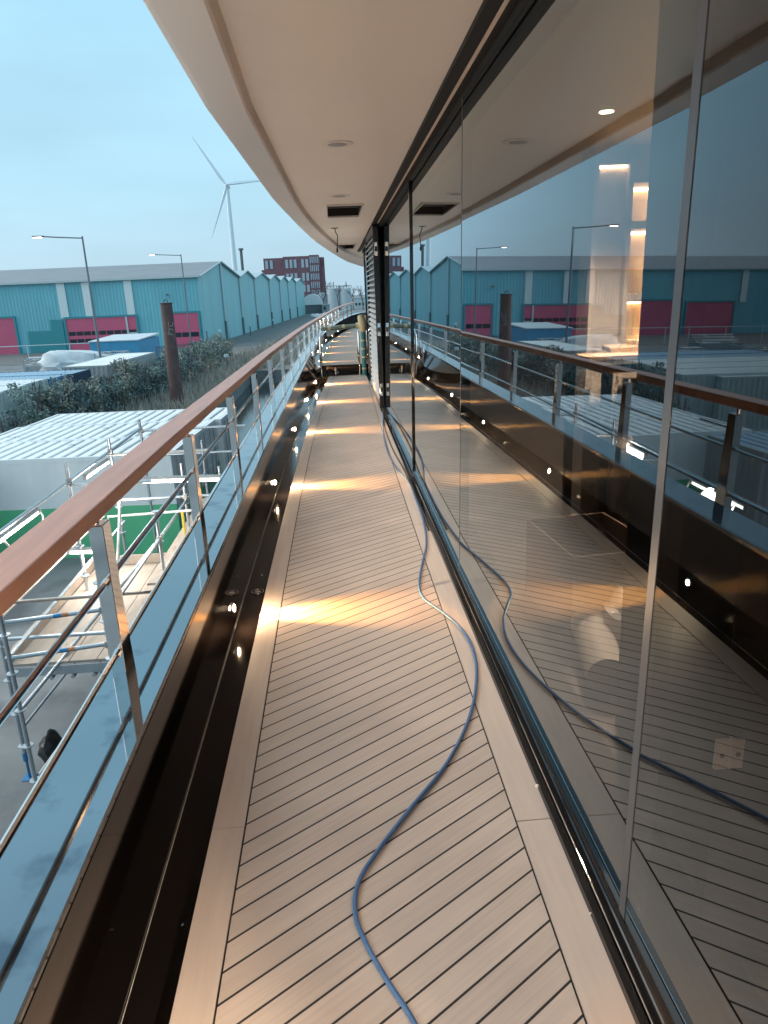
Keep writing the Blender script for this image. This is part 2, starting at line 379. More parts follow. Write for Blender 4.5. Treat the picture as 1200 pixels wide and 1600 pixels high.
b = MB(); b.loft([[(x_cap(y)-.19, y, z_cap(y)-.03), (x_cap(y)-.25, y, -1.5), (x_cap(y)-.1, y, -4), (x_cap(y)+.5, y, -8), (x_cap(y)+.6, y, -8), (x_cap(y), y, -4), (x_cap(y)-.15, y, -1.5), (x_cap(y)-.1, y, z_cap(y)-.03)] for y in BY])
fixn(b.build('hull_side', 'hull_paint', bul, smooth=True))

# railing
POSTS = [-5, -3.55, -2.1, -.72, .66, 2.05, 3.43, 4.88, 6.38, 7.9, 9.49, 11.18, 12.9, 14.58, 16.26, 17.95, 19.6, 21.2, 22.8, 24.3, 25.8, 27.2, 28.5, 29.7, 30.8, 31.8]
rl = thing('railing', 'varnished wooden handrail on chrome posts with two chrome rails', 'railing', (-.72, 0, .455))
RY = [-9]+frange(-8, 12, 40)+frange(12.5, 32.4, 40)
b = MB(); 
def railring(y):
    x, z = x_rail(y), z_rail(y); hw = .053
    return [(x-hw+.005, y, z), (x+hw-.005, y, z), (x+hw-.0015, y, z-.0015), (x+hw, y, z-.005), (x+hw-.002, y, z-.044), (x+hw-.006, y, z-.048), (x-hw+.006, y, z-.048), (x-hw+.002, y, z-.044), (x-hw, y, z-.005), (x-hw+.0015, y, z-.0015)]
b.loft([railring(y) for y in RY]); fixn(b.build('handrail', 'rail_wood', rl))
for dz in (.112, .345):
    b = MB(); b.tube([(x_rail(y)+.008, y, z_cap(y)+dz*(1 if y < 10 else (z_rail(y)-z_cap(y))/.6)) for y in RY if y < 32], .0095, 8); b.build('chrome_rail', 'chrome', rl, smooth=True)
for y in POSTS:
    b = MB(); x, zc, zt = x_rail(y)+.008, z_cap(y), z_rail(y)
    top = zt-.085
    for sx in (-1,):
        bm = MB()
        # tapered flat-sided post with chamfered head
        rg = lambda z, wx, y0, y1: [(x-wx+.0015, y+y0, z), (x+wx-.0015, y+y0, z), (x+wx, y+y0+.0015, z), (x+wx, y+y1-.0015, z), (x+wx-.0015, y+y1, z), (x-wx+.0015, y+y1, z), (x-wx, y+y1-.0015, z), (x-wx, y+y0+.0015, z)]
        bm.loft([rg(zc, .021, -.012, .085), rg(zc+.12, .021, -.012, .075), rg(top-.004, .0215, -.012, .055), rg(top, .019, -.009, .05)])
    bm.tube([(x-.004, y+.006, top), (x-.004, y+.006, zt-.046)], .0105, 10)
    for dz in (.112, .345):
        zz = zc+dz*(1 if y < 10 else (zt-zc)/.6)
        bm.tube([(x, y-.03, zz), (x, y-.012, zz)], .0135, 10)
    fixn(bm.build('post', 'chrome', rl))

# overhang
CY = [-9]+frange(-8, 8, 20)+frange(8.5, 29.1, 50)
def xin(y): return .78 if y < 15.6 else min(5, .78+(y-15.6)*2)
b = MB()
HATCH = [(.005, .37, 7.95, 9.1), (.17, .46, 13.2, 14.6)]
def ceil_part(y0, y1, fa, fb):
    ys = sorted({y0, y1} | {y for y in CY if y0 < y < y1})
    b.loft([[(fa(y), y, z_ceil(y)), (fb(y), y, z_ceil(y)), (fb(y), y, z_ceil(y)+.2), (fa(y), y, z_ceil(y)+.2)] for y in ys])
c_in = lambda y: itp(T_CREASE, y)-.01
c_out = lambda y: max(xin(y), itp(T_CREASE, y))
cuts = [CY[0], 7.95, 9.1, 13.2, 14.6, CY[-1]]
for k, (ya, yb) in enumerate(zip(cuts, cuts[1:])):
    if k % 2 == 0: ceil_part(ya, yb, c_in, c_out)
    else:
        hx0, hx1 = HATCH[k//2][:2]
        ceil_part(ya, yb, c_in, lambda y: max(hx0, c_in(y)+.005)); ceil_part(ya, yb, lambda y: max(hx1, c_in(y)+.01), c_out)
fixn(tag(b.build('overhang_ceiling', 'ceiling_paint'), kind='structure'))
b = MB()
def lip(y):
    c, e_, z = itp(T_CREASE, y), itp(T_EDGE, y), z_ceil(y); k = min(1, max(0, (28.9-y)/3)); c = max(c, e_+.02)
    return [(c, y, z-.001), (c-.018, y, z-.04), (c-.03, y, z-.047), (e_+.03, y, z-.03), (e_+.01, y, z-.026), (e_, y, z-.014), (e_-.002, y, z+.02), (e_+.03, y, z+.22), (c, y, z+.19)]
b.loft([lip(y) for y in CY]); fixn(tag(b.build('overhang_lip', 'ceiling_gloss'), kind='structure'))

# courtesy lights in the bulwark
LAMPS = [-4.4, -1.75, .9, 3.5, 6.1, 8.65, 11.1, 13.35, 15.6, 17.9, 20, 22.2, 24.5, 26.8]
def courtesy(y, label):
    up = 0 if y < STEP else UP
    z = .05+up; t = (z+.075-up)/.52
    x = x_foot(y)+(x_cap(y)-x_foot(y))*t
    if y > STEP: x = min(x_foot(y), x_cap(y)+.03)-.02
    o = thing('courtesy_light', label, 'wall light', (x, y, z), 'courtesy lights low in the bulwark')
    b = MB(); b.tube([(x-.01, y, z), (x+.008, y, z), (x+.01, y, z)], [.03, .03, .027], 20); b.build('bezel', 'chrome', o, smooth=True)
    b = MB(); b.tube([(x+.009, y, z), (x+.0125, y, z)], [.017, .014], 16); b.build('lens', 'lamp_lens' if up == 0 else 'lamp_lens_far', o, smooth=True)
    l = bpy.data.lights.new('courtesy_beam', 'SPOT'); l.energy = (300 if up == 0 else 110)*LAMP_K; l.color = (1, .47, .13); l.spot_size = R(44); l.spot_blend = 1; l.shadow_soft_size = .012
    q = bpy.data.objects.new('courtesy_beam', l); COL.objects.link(q); q.parent = o; q.location = (.02, 0, .0)
    q.rotation_euler = (0, R(-83), 0)
    return o
for i, y in enumerate(LAMPS):
    courtesy(y, ('small warm light low in the bulwark, %s ahead of the camera' % ORD[i-3]) if i > 2 else 'small warm bulwark light %s the camera, outside the frame' % ('beside', 'just behind', 'well behind')[2-i])

# ------------------------------------------------------------------ window wall of the superstructure
ww = thing('window_wall', 'long tinted glass window wall with black sill and head track beside the deck', 'window wall', (.66, 0, 0))
def pane(y0, y1, z0=.05, z1=2.6):
    b = MB(); t = .012
    vs = [(GX(y, z)+dx, y, z) for dx in (0, t) for z in (z0, z1) for y in (y0, y1)]
    b.add(vs, [(0, 2, 3, 1)], 0); b.add(vs, [(4, 5, 7, 6), (0, 1, 5, 4), (2, 6, 7, 3), (0, 4, 6, 2), (1, 3, 7, 5)], 1)
    b.build('glass_pane', ['tinted_glass', 'glass_inner'], ww)
edges = [-8.2, -5.78, -3.38, -.98, 1.425, 3.82, 6.24, 10.3]
for a, c in zip(edges, edges[1:]):
    if a != -3.38: pane(a+.006, c-.006)                             # pane left out unseen behind the camera, so added cabin light reaches the deck
def bar(y, w, m, pro=.0, name='mullion'):
    b = MB(); z0, z1 = .05, 2.56
    vs = [(GX(y, z)+dx, yy, z) for dx in (-pro, .05) for z in (z0, z1) for yy in (y-w/2, y+w/2)]
    b.add(vs, [(0, 2, 3, 1), (4, 5, 7, 6), (0, 1, 5, 4), (2, 6, 7, 3), (0, 4, 6, 2), (1, 3, 7, 5)]); fixn(b.build(name, m, ww))
bar(1.425, .034, 'mullion_grey', .0015); bar(3.82, .012, 'mullion_grey', .001); bar(-.98, .034, 'mullion_grey', .0015); bar(-3.38, .018, 'mullion_grey', .0015)
bar(6.24, .042, 'black_gloss', .014)
b = MB(); WY = frange(-9, 15.4, 30)
for prof in ([(.586, -.004), (.592, .012), (.612, .014), (.614, -.004)], [(.616, -.004), (.616, .022), (.636, .026), (.640, .03), (.640, -.004)]):
    b.loft([[(x, y, z) for x, z in prof] for y in WY])
b.loft([[(.641, y, -.004), (.641, y, .040), (GX(y, .05)+.03, y, .050), (GX(y, .05)+.03, y, -.004)] for y in WY])
fixn(b.build('sill', 'black_gloss', ww))
b = MB(); b.tube([(.6165, y, .0235) for y in WY], .0022, 6); b.build('sill_strip', 'chrome', ww)
b = MB()
for x0, x1, d in ((.565, .622, .022), (.655, .69, .05), (.69, .80, .10)):
    b.loft([[(x0, y, z_ceil(y)-d), (x1, y, z_ceil(y)-d), (x1, y, z_ceil(y)+.02), (x0, y, z_ceil(y)+.02)] for y in WY])
fixn(b.build('head_track', 'track_black', ww))
b = MB(); b.box(.70, .80, 10.3, 15.4, .0, 2.45); b.box(.66, .70, 12.1, 12.3, .0, 2.44); b.box(.655, .70, 13.1, 13.3, .3, 2.4); fixn(b.build('solid_panel', 'black_gloss', ww))
b = MB(); b.box(.74, 4.5, 15.36, 15.42, -.1, 2.5); fixn(b.build('front_wall', 'dark_grey', ww))
b = MB(); b.tube([(.64, 14.2, .5), (.64, 14.2, 2.35)], .016, 10); b.tube([(.64, 14.2, 1.0), (.7, 14.2, 1.0)], .012, 8); b.build('grab_bar', 'black_gloss', ww, smooth=True)

# louvred shutter parked on the track
sh = thing('louvred_shutter', 'tall black louvred shutter panel with chrome latch plates standing on edge by the glass', 'shutter', (.62, 10, .04))
b = MB(); X0, X1 = .572, .642; Y0, Y1 = 9.95, 12.0
b.bbox(X0, X1, Y0, Y0+.05, .05, 2.40, .006); b.bbox(X0, X1, Y1-.06, Y1, .05, 2.40, .006); b.box(X0+.003, X1-.003, Y0+.05, Y1-.06, .05, .16); b.box(X0+.003, X1-.003, Y0+.05, Y1-.06, 2.31, 2.40)
b.box(X0+.03, X1, Y0+.05, Y1-.06, .16, 2.31)
b.build('frame', 'black_satin', sh)
b = MB(); 
for k in range(30):
    z = .175+k*.0715
    b.add([(X0-.006, yy, z) for yy in (Y0+.05, Y1-.06)]+[(X0+.03, yy, z+.022) for yy in (Y0+.05, Y1-.06)]+[(X0-.006, yy, z-.012) for yy in (Y0+.05, Y1-.06)]+[(X0+.03, yy, z+.010) for yy in (Y0+.05, Y1-.06)], [(0, 1, 3, 2), (4, 6, 7, 5), (0, 4, 5, 1), (2, 3, 7, 6), (0, 2, 6, 4), (1, 5, 7, 3)])
b.build('louvre', 'louvre_grey', sh)
for z in (.30, 1.10, 2.12):
    b = MB(); b.bbox(X0+.014, X1-.014, Y0-.003, Y0+.002, z-.085, z+.085, .002); o = b.build('latch_plate', 'chrome', sh)
    b = MB(); b.bbox(X0+.019, X1-.019, Y0-.0045, Y0-.0025, z-.03, z+.03, .0008); b.build('latch_slot', 'black_satin', o)

# ceiling fittings
for y, lab in ((5.02, 'round flush downlight in the cream ceiling, nearest of the pair, unlit'), (7.35, 'farther round flush ceiling downlight, just before the open hatch')):
    x = .09 if y < 6 else .125; z = z_ceil(y)
    o = thing('ceiling_downlight', lab, 'downlight', (x, y, z), 'downlights along the overhang')
    b = MB(); b.tube([(x, y, z+.01), (x, y, z-.0025), (x, y, z-.004)], [.105, .105, .098], 28); b.build('trim_ring', 'ceiling_gloss', o, smooth=True)
    b = MB(); b.tube([(x, y, z-.003), (x, y, z-.0055)], [.062, .058], 24); b.build('lens', 'joint_grey', o, smooth=True)
def hatch(x0, x1, y0, y1, lab):
    z = z_ceil((y0+y1)/2)
    o = thing('ceiling_hatch', lab, 'hatch', ((x0+x1)/2, (y0+y1)/2, z), 'open hatches in the overhang')
    b = MB(); b.box(x0-.01, x1+.01, y0-.01, y1+.01, z+.21, z+.25); [b.box(*q, z+.004, z+.21) for q in ((x0-.002, x0+.008, y0, y1), (x1-.008, x1+.002, y0, y1), (x0+.008, x1-.008, y0-.002, y0+.008), (x0+.008, x1-.008, y1-.008, y1+.002))]; b.build('recess', 'hatch_dark', o)
    b = MB(); t = .012
    b.box(x0-t, x1+t, y0-t, y0+.001, z-.013, z+.012); b.box(x0-t, x1+t, y1-.001, y1+t, z-.013, z+.012); b.box(x0-t, x0+.001, y0+.001, y1-.001, z-.013, z+.012); b.box(x1-.001, x1+t, y0+.001, y1-.001, z-.013, z+.012)
    b.build('frame', 'ceiling_gloss', o)
    for k in range(3): b = MB(); b.box(x0+.01, x1-.01, y0+(y1-y0)*(.22+.24*k), y0+(y1-y0)*(.27+.24*k), z+.06, z+.10); b.build('bearer', 'dark_grey', o)
hatch(.005, .37, 7.95, 9.1, 'larger open hatch in the cream ceiling with dark bearers inside')
hatch(.17, .46, 13.2, 14.6, 'small far open ceiling hatch below the hanging black wire')
b = MB(); x, y = .09, 10.4; z = z_ceil(y)
b.tube([(x, y, z), (x+.01, y, z-.05), (x+.035, y, z-.10), (x+.03, y, z-.16), (x+.02, y, z-.26)], .006, 8); b.tube([(x+.02, y, z-.26), (x+.02, y, z-.31)], .013, 8); b.disc((x, y, z-.006), (0, 0, 1), .05, .006)
tag(b.build('hanging_wire', 'cable_black', smooth=True), 'loose black wire dangling from the ceiling between the two hatches', 'wire')

# blue hose on the deck
HP = [(.16, 1.02), (.092, 1.221), (.044, 1.321), (-.004, 1.432), (-.032, 1.534), (-.021, 1.642), (.04, 1.757), (.153, 1.925), (.312, 2.153), (.445, 2.438), (.53, 2.75), (.552, 3.014), (.522, 3.224), (.457, 3.409), (.40, 3.558), (.395, 3.736), (.454, 4.077), (.522, 4.415), (.562, 4.888), (.572, 5.5), (.565, 6.041), (.505, 6.667), (.484, 7.471), (.52, 8.584), (.575, 9.3), (.60, 9.75), (.615, 9.92)]
def smooth_pts(p, n=5):
    o = []
    for i in range(len(p)-1):
        p0, p1, p2, p3 = [Vector((*p[max(0, min(len(p)-1, i+k))], 0)) for k in (-1, 0, 1, 2)]
        for j in range(n):
            t = j/n; o.append(.5*((2*p1)+(p2-p0)*t+(2*p0-5*p1+4*p2-p3)*t*t+(3*p1-p0-3*p2+p3)*t**3))
    o.append(Vector((*p[-1], 0))); return o
b = MB(); b.tube([(q.x, q.y, .0105) for q in smooth_pts(HP, 8)], .0068, 10)
tag(b.build('air_hose', 'hose_blue', smooth=True), 'long blue hose snaking along the teak deck beside the glass', 'hose')
b = MB(); HP2 = [(.575, 4.7), (.581, 5.6), (.574, 6.5), (.545, 7.4), (.548, 8.5), (.585, 9.4), (.622, 9.93)]
b.tube([(q.x, q.y, .007) for q in smooth_pts(HP2)], .0055, 8)
tag(b.build('black_cable', 'cable_black', smooth=True), 'thin black cable lying along the sill from the louvred shutter', 'cable')
for i, (x, y, lab) in enumerate(((.585, 1.98, 'biggest crumpled scrap of foil on the sill edge'), (.583, 1.47, 'tiny shiny scrap on the sill edge near the camera'), (-.517, 1.63, 'thin pale paint flake in the dark waterway'), (-.535, 4.25, 'white crumb of sealant in the waterway beyond the second post'))):
    b = MB(); r = .009 if i == 0 else .005; vs = [(x+random.uniform(-r, r), y+random.uniform(-r, r), (.012 if x > 0 else -.073)+random.uniform(0, r*1.3)) for _ in range(9)]
    bm = bmesh.new(); [bm.verts.new(v) for v in vs]; bmesh.ops.convex_hull(bm, input=bm.verts[:]); bm.verts.index_update()
    used = [v.co.copy() for v in bm.verts]; fs = [[v.index for v in f.verts] for f in bm.faces]; bm.free(); b.add(used, fs)
    tag(b.build('scrap', 'hinge_steel' if i < 2 else 'sealant'), lab, 'scrap')
for y in (3.99,):                                                   # drain covers in the waterway
    b = MB(); x = x_foot(y)+.075
    b.tube([(x+.035*math.cos(a)*1, y+.035*math.sin(a), -.072) for a in frange(0, 2*math.pi, 20)], .004, 6); b.disc((x, y, -.0745), (0, 0, 1), .018, .004)
    tag(b.build('scupper_drain', 'chrome', smooth=True), 'round chrome drain in the dark waterway by the second post', 'drain')

# stair handrails, wrapped post and beam at the step
def grab(x, y, h, lab, lean=0):
    o = thing('step_handrail', lab, 'handrail', (x, y, 0), 'bright handrails at the deck step')
    b = MB(); b.tube([(x, y, .0), (x+lean*.3, y, h*.5), (x+lean, y, h-.04), (x+lean, y+.06, h), (x+lean, y+.55, h+.1), (x+lean, y+.62, h+.06), (x+lean, y+.62, UP)], .019, 10); b.build('rail_tube', 'chrome', o, smooth=True)
    b = MB(); b.disc((x, y, 0), (0, 0, 1), .04, .012); b.build('base_flange', 'chrome', o)
grab(-.435, 14.5, .50, 'left one of the two bent handrails at the bulwark end of the step', .01)
grab(-.29, 14.5, .78, 'taller of the two bent handrails at the bulwark end of the step', .015)
grab(.47, 14.6, .82, 'bent handrail just left of the teal wrapped post', .01)
grab(.66, 14.6, .86, 'bent handrail between the wrapped post and the window wall', -.01)
o = thing('wrapped_post', 'upright post wrapped in teal film and tape with a flared foam head', 'post', (.565, 14.55, 0))
b = MB(); b.tube([(.565, 14.55, 0), (.57, 14.55, .95)], .048, 14); b.build('wrap', 'foam_teal', o, smooth=True)
for z in (.12, .34, .5, .66, .84): b = MB(); b.tube([(.565+.005*z, 14.55, z), (.565+.005*z, 14.55, z+.035)], .0505, 14); b.build('tape_band', 'tape', o, smooth=True)
b = MB(); b.tube([(.57, 14.55, .86), (.57, 14.55, 1.0), (.535, 14.55, 1.14), (.53, 14.55, 1.16)], [.07, .085, .06, .05], 12); b.tube([(.60, 14.57, .92), (.61, 14.57, 1.0), (.65, 14.57, 1.14)], [.04, .05, .055], 12)
b.build('foam_head', 'tape', o, smooth=True)
o = thing('wrapped_beam', 'horizontal foam wrapped bar taped across the foredeck opening', 'beam', (.2, 14.6, .95))
b = MB(); b.tube([(-.24, 14.62, .925), (.1, 14.61, .945), (.7, 14.6, .965)], .042, 12); b.build('wrap', 'foam_green', o, smooth=True)
for a, c, r in (((-.115, 14.615, .932), (-.05, 14.615, .936), .048), ((.17, 14.61, .948), (.22, 14.61, .95), .046), ((.44, 14.6, .955), (.66, 14.6, .964), .062)): b = MB(); b.tube([a, c], r, 12); b.build('tape_band', 'tape', o, smooth=True)
b = MB(); b.tube([(-.02, 14.72, .03), (-.02, 14.72, .17)], .035, 14); b.tube([(.03, 14.72, .03), (.03, 14.72, .17)], .012, 8)
tag(b.build('step_bollard', 'chrome', smooth=True), 'short chrome stub standing on the dark step', 'bollard')

# ------------------------------------------------------------------ the cabin behind the glass
b = MB(); b.box(.72, 6, -8.5, 10.25, -.12, -.02); tag(b.build('cabin_floor', 'int_floor'), kind='structure')
b = MB(); b.box(.81, 6, -8.5, 10.25, 2.42, 2.5); tag(b.build('cabin_ceiling', 'int_wall'), kind='structure')
b = MB(); b.box(6, 6.1, -8.5, 10.25, -.1, 2.5); b.box(.76, 6, 10.2, 10.29, -.1, 2.5); b.box(.76, 6, -8.6, -8.5, -.1, 2.5); tag(b.build('cabin_wall', 'int_wall'), kind='structure')
YW = 5.0
b = MB(); b.box(1.72, 1.755, YW-.05, YW+.2, -.02, 2.42); b.box(1.95, 1.98, YW-.06, YW+.2, -.02, 2.42); b.box(1.755, 1.95, YW, YW+.05, -.02, 2.42); b.box(1.755, 1.95, YW-.04, YW, 2.31, 2.42)
un = thing('wall_unit', 'lit cabinet wall with stacked glowing niches seen through the glass', 'wall unit', (1.9, YW, 0))
b.build('panel', 'int_wall', un)
b = MB(); b.box(1.98, 3.6, YW+.25, YW+.3, -.02, 2.25); b.build('niche_back', 'niche', un)
b = MB()
for z in (1.95-.03, 1.46, .95): b.box(1.98, 3.6, YW-.04, YW+.25, z, z+.05)
b.box(1.98, 3.6, YW-.04, YW+.25, 2.2, 2.42); b.build('shelf', 'int_wall', un)
b = MB(); b.box(1.757, 1.948, YW-.022, YW-.006, 2.295, 2.309); b.box(1.982, 3.6, YW+.22, YW+.245, 2.18, 2.198)
for z in (1.90, 1.44): b.box(1.982, 3.6, YW+.22, YW+.245, z, z+.018)
b.build('led_strip', 'led_warm', un)
o = thing('cabin_downlight', 'bright round downlight in the cabin ceiling behind the glass', 'downlight', (1.44, 4.0, 2.42))
b = MB(); b.tube([(1.44, 4, 2.425), (1.44, 4, 2.416)], .036, 20); b.build('lens', 'downlight_on', o)
for x, y, en in ((1.6, 4.1, 420), (3.2, 2.2, 90), (1.6, 7.4, 350), (1.35, -1.4, 1300), (1.35, -2.7, 4200), (1.5, -5, 4500)):  # first serves the visible downlight; others unseen, added to brighten cabin, deck and ceiling
    l = bpy.data.lights.new('cabin_lamp_and_fill', 'SPOT'); l.energy = en; l.color = (1, .84, .66); l.spot_size = R(120); l.spot_blend = .7; l.shadow_soft_size = .06
    q = bpy.data.objects.new('cabin_lamp_and_fill', l); COL.objects.link(q); q.location = (x, y, 2.40); q.rotation_euler = (0, R(38) if y < 0 else 0, 0)
b = MB(); b.bbox(.98, 1.06, 1.66, 2.335, -.02, 2.42, .004); tag(b.build('dark_cabinet', 'int_dark'), 'tall dark cabinet panel standing just behind the glass', 'cabinet')
b = MB(); b.bbox(.79, 3.2, 1.31, 1.35, -.02, 2.42, .003); tag(b.build('brown_panel', 'panel_brown'), 'brown partition panel behind the glass with a metal hinge on its edge', 'panel')
hg = thing('hinge', 'pale metal hinge with two screws on the brown panel behind the right hand glass', 'hinge', (.81, 1.305, .6))
HY = 1.302
for x0, x1 in ((.776, .804), (.812, .840)):
    b = MB(); b.bbox(x0, x1, HY-.003, HY+.006, .566, .640, .0015); lf = b.build('leaf', 'hinge_steel', hg)
    b = MB(); b.disc(((x0+x1)/2, HY-.0032, .602), (0, -1, 0), .0055, .002, 12); b.build('screw', 'dark_grey', lf)
b = MB(); b.tube([(.808, HY-.004, .570), (.808, HY-.004, .646)], .006, 10); b.build('knuckle', 'hinge_steel', hg, smooth=True)
# table with boards, box, bag and roll
tb = thing('cabin_table', 'low table carrying loose boards under the glowing niches', 'table', (2.0, 4.4, 0))
b = MB(); b.bbox(1.5, 2.6, 4.05, 4.8, 1.10, 1.15, .004); b.build('table_top', 'int_dark', tb)
for sx, sy in ((1.55, 4.1), (2.55, 4.1), (1.55, 4.75), (2.55, 4.75)):
    b = MB(); b.box(sx-.025, sx+.025, sy-.025, sy+.025, -.02, 1.1); b.build('leg', 'int_dark', tb)
for z, en in ((2.08, 2.2), (1.7, 3.5), (1.2, 5)):                      # the niches' own strip lights
    l = bpy.data.lights.new('niche_light', 'POINT'); l.energy = en; l.color = (1, .74, .42); l.shadow_soft_size = .05
    q = bpy.data.objects.new('niche_light', l); COL.objects.link(q); q.parent = un; q.location = Vector((2.3, YW+.1, z))-un.location
for i, (x, y, z, rz, lx, lab) in enumerate(((1.95, 4.35, 1.152, .05, .95, 'lowest pale wooden board on the cabin table'), (2.05, 4.5, 1.182, -.12, .7, 'middle pale board lying askew on the cabin table'), (2.15, 4.55, 1.212, .1, .55, 'topmost short board on the cabin table'))):
    b = MB(); M = Matrix.Translation((x, y, z)) @ Matrix.Rotation(rz, 4, 'Z'); b.bbox(-lx/2, lx/2, -.11, .11, 0, .028, .003, 0, M)
    tag(b.build('board', 'wood_raw'), lab, 'board', 'boards on the cabin table')
b = MB(); M = Matrix.Translation((1.22, 3.35, -.02)) @ Matrix.Rotation(.1, 4, 'Z')
for bx in ((-.22, .22, -.3, -.29), (-.22, .22, .29, .3), (-.22, -.21, -.29, .29), (.21, .22, -.29, .29)): b.box(*bx, 0, .42, 0, M)
b.box(-.21, .21, -.29, .29, .002, .012, 0, M)
tag(b.build('cardboard_box', 'card_brown'), 'open brown box on the cabin floor behind the glass', 'box')
def blob(name, m, c, s, lab, cat, seed):
    rnd = random.Random(seed); bm = bmesh.new(); bmesh.ops.create_icosphere(bm, subdivisions=3, radius=1)
    ph = [rnd.uniform(0, 6) for _ in range(6)]
    for v in bm.verts:
        n = v.co.copy(); k = 1+.12*math.sin(5*n.x+ph[0])+.1*math.sin(6*n.y+ph[1])+.08*math.sin(9*n.z+7*n.x+ph[2])
        v.co = Vector((c[0]+n.x*s[0]*k, c[1]+n.y*s[1]*k, c[2]+max(-.7, n.z)*s[2]*k))
    bm.verts.index_update(); b = MB(); b.add([v.co for v in bm.verts], [[v.index for v in f.verts] for f in bm.faces]); bm.free()
    return tag(b.build(name, m, smooth=True), lab, cat)
blob('plastic_bag', 'plastic_film', (1.25, 2.88, .12), (.13, .16, .15), 'crumpled clear plastic bag beside the brown box behind the glass', 'bag', 3)
b = MB(); b.tube([(1.02, 2.52, .075), (1.12, 3.05, .075)], [.085, .085], 20); tag(b.build('paper_roll', 'paper_roll', smooth=True), 'pale roll of covering lying on the cabin floor behind the glass', 'roll')

# ================================================================== the quay
exec_later = []
b = MB(); gx = [-900, -300, -140, -60, -30, -8.5, 12]; gy = [-80, 0, 30]
b.box(-900, 12, -120, 30, G-1.6, G); b.box(-900, -8.2, 30, 1500, G-1.6, G-.004); b.box(-8.2, 900, 70, 1500, G-1.6, G-.008)
tag(b.build('ground', 'concrete'), kind='structure')
b = MB(); b.box(-8.4, 60, 29, 71, G-1.7, G-1.2); tag(b.build('water', 'water'), kind='structure')
b = MB(); 
b.add([(-19.2, 40, G+.006), (-8.2, 40, G+.006), (-8.2, 30, G+.006), (-19.4, 30, G+.006), (-15.8, 95, G+.006), (-5.8, 110, G+.006), (-4, 250, G+.006), (-1, 250, G+.006), (1, 70, G+.006), (-8.2, 70, G+.006)], [(0, 3, 2, 1), (4, 0, 1, 9), (4, 9, 8, 5), (5, 8, 7, 6)])
tag(b.build('verge_soil', 'soil'), kind='structure')
b = MB(); b.add([(-18.5, 107, G+.01), (-7, 107, G+.01), (-4.5, 262, G+.01), (-9, 262, G+.01)], [(0, 1, 2, 3)]); b.add([(-150, 92, G+.01), (-17, 90, G+.01), (-7, 107, G+.01), (-150, 117, G+.01)], [(0, 1, 2, 3)])
tag(b.build('road', 'asphalt'), kind='structure')

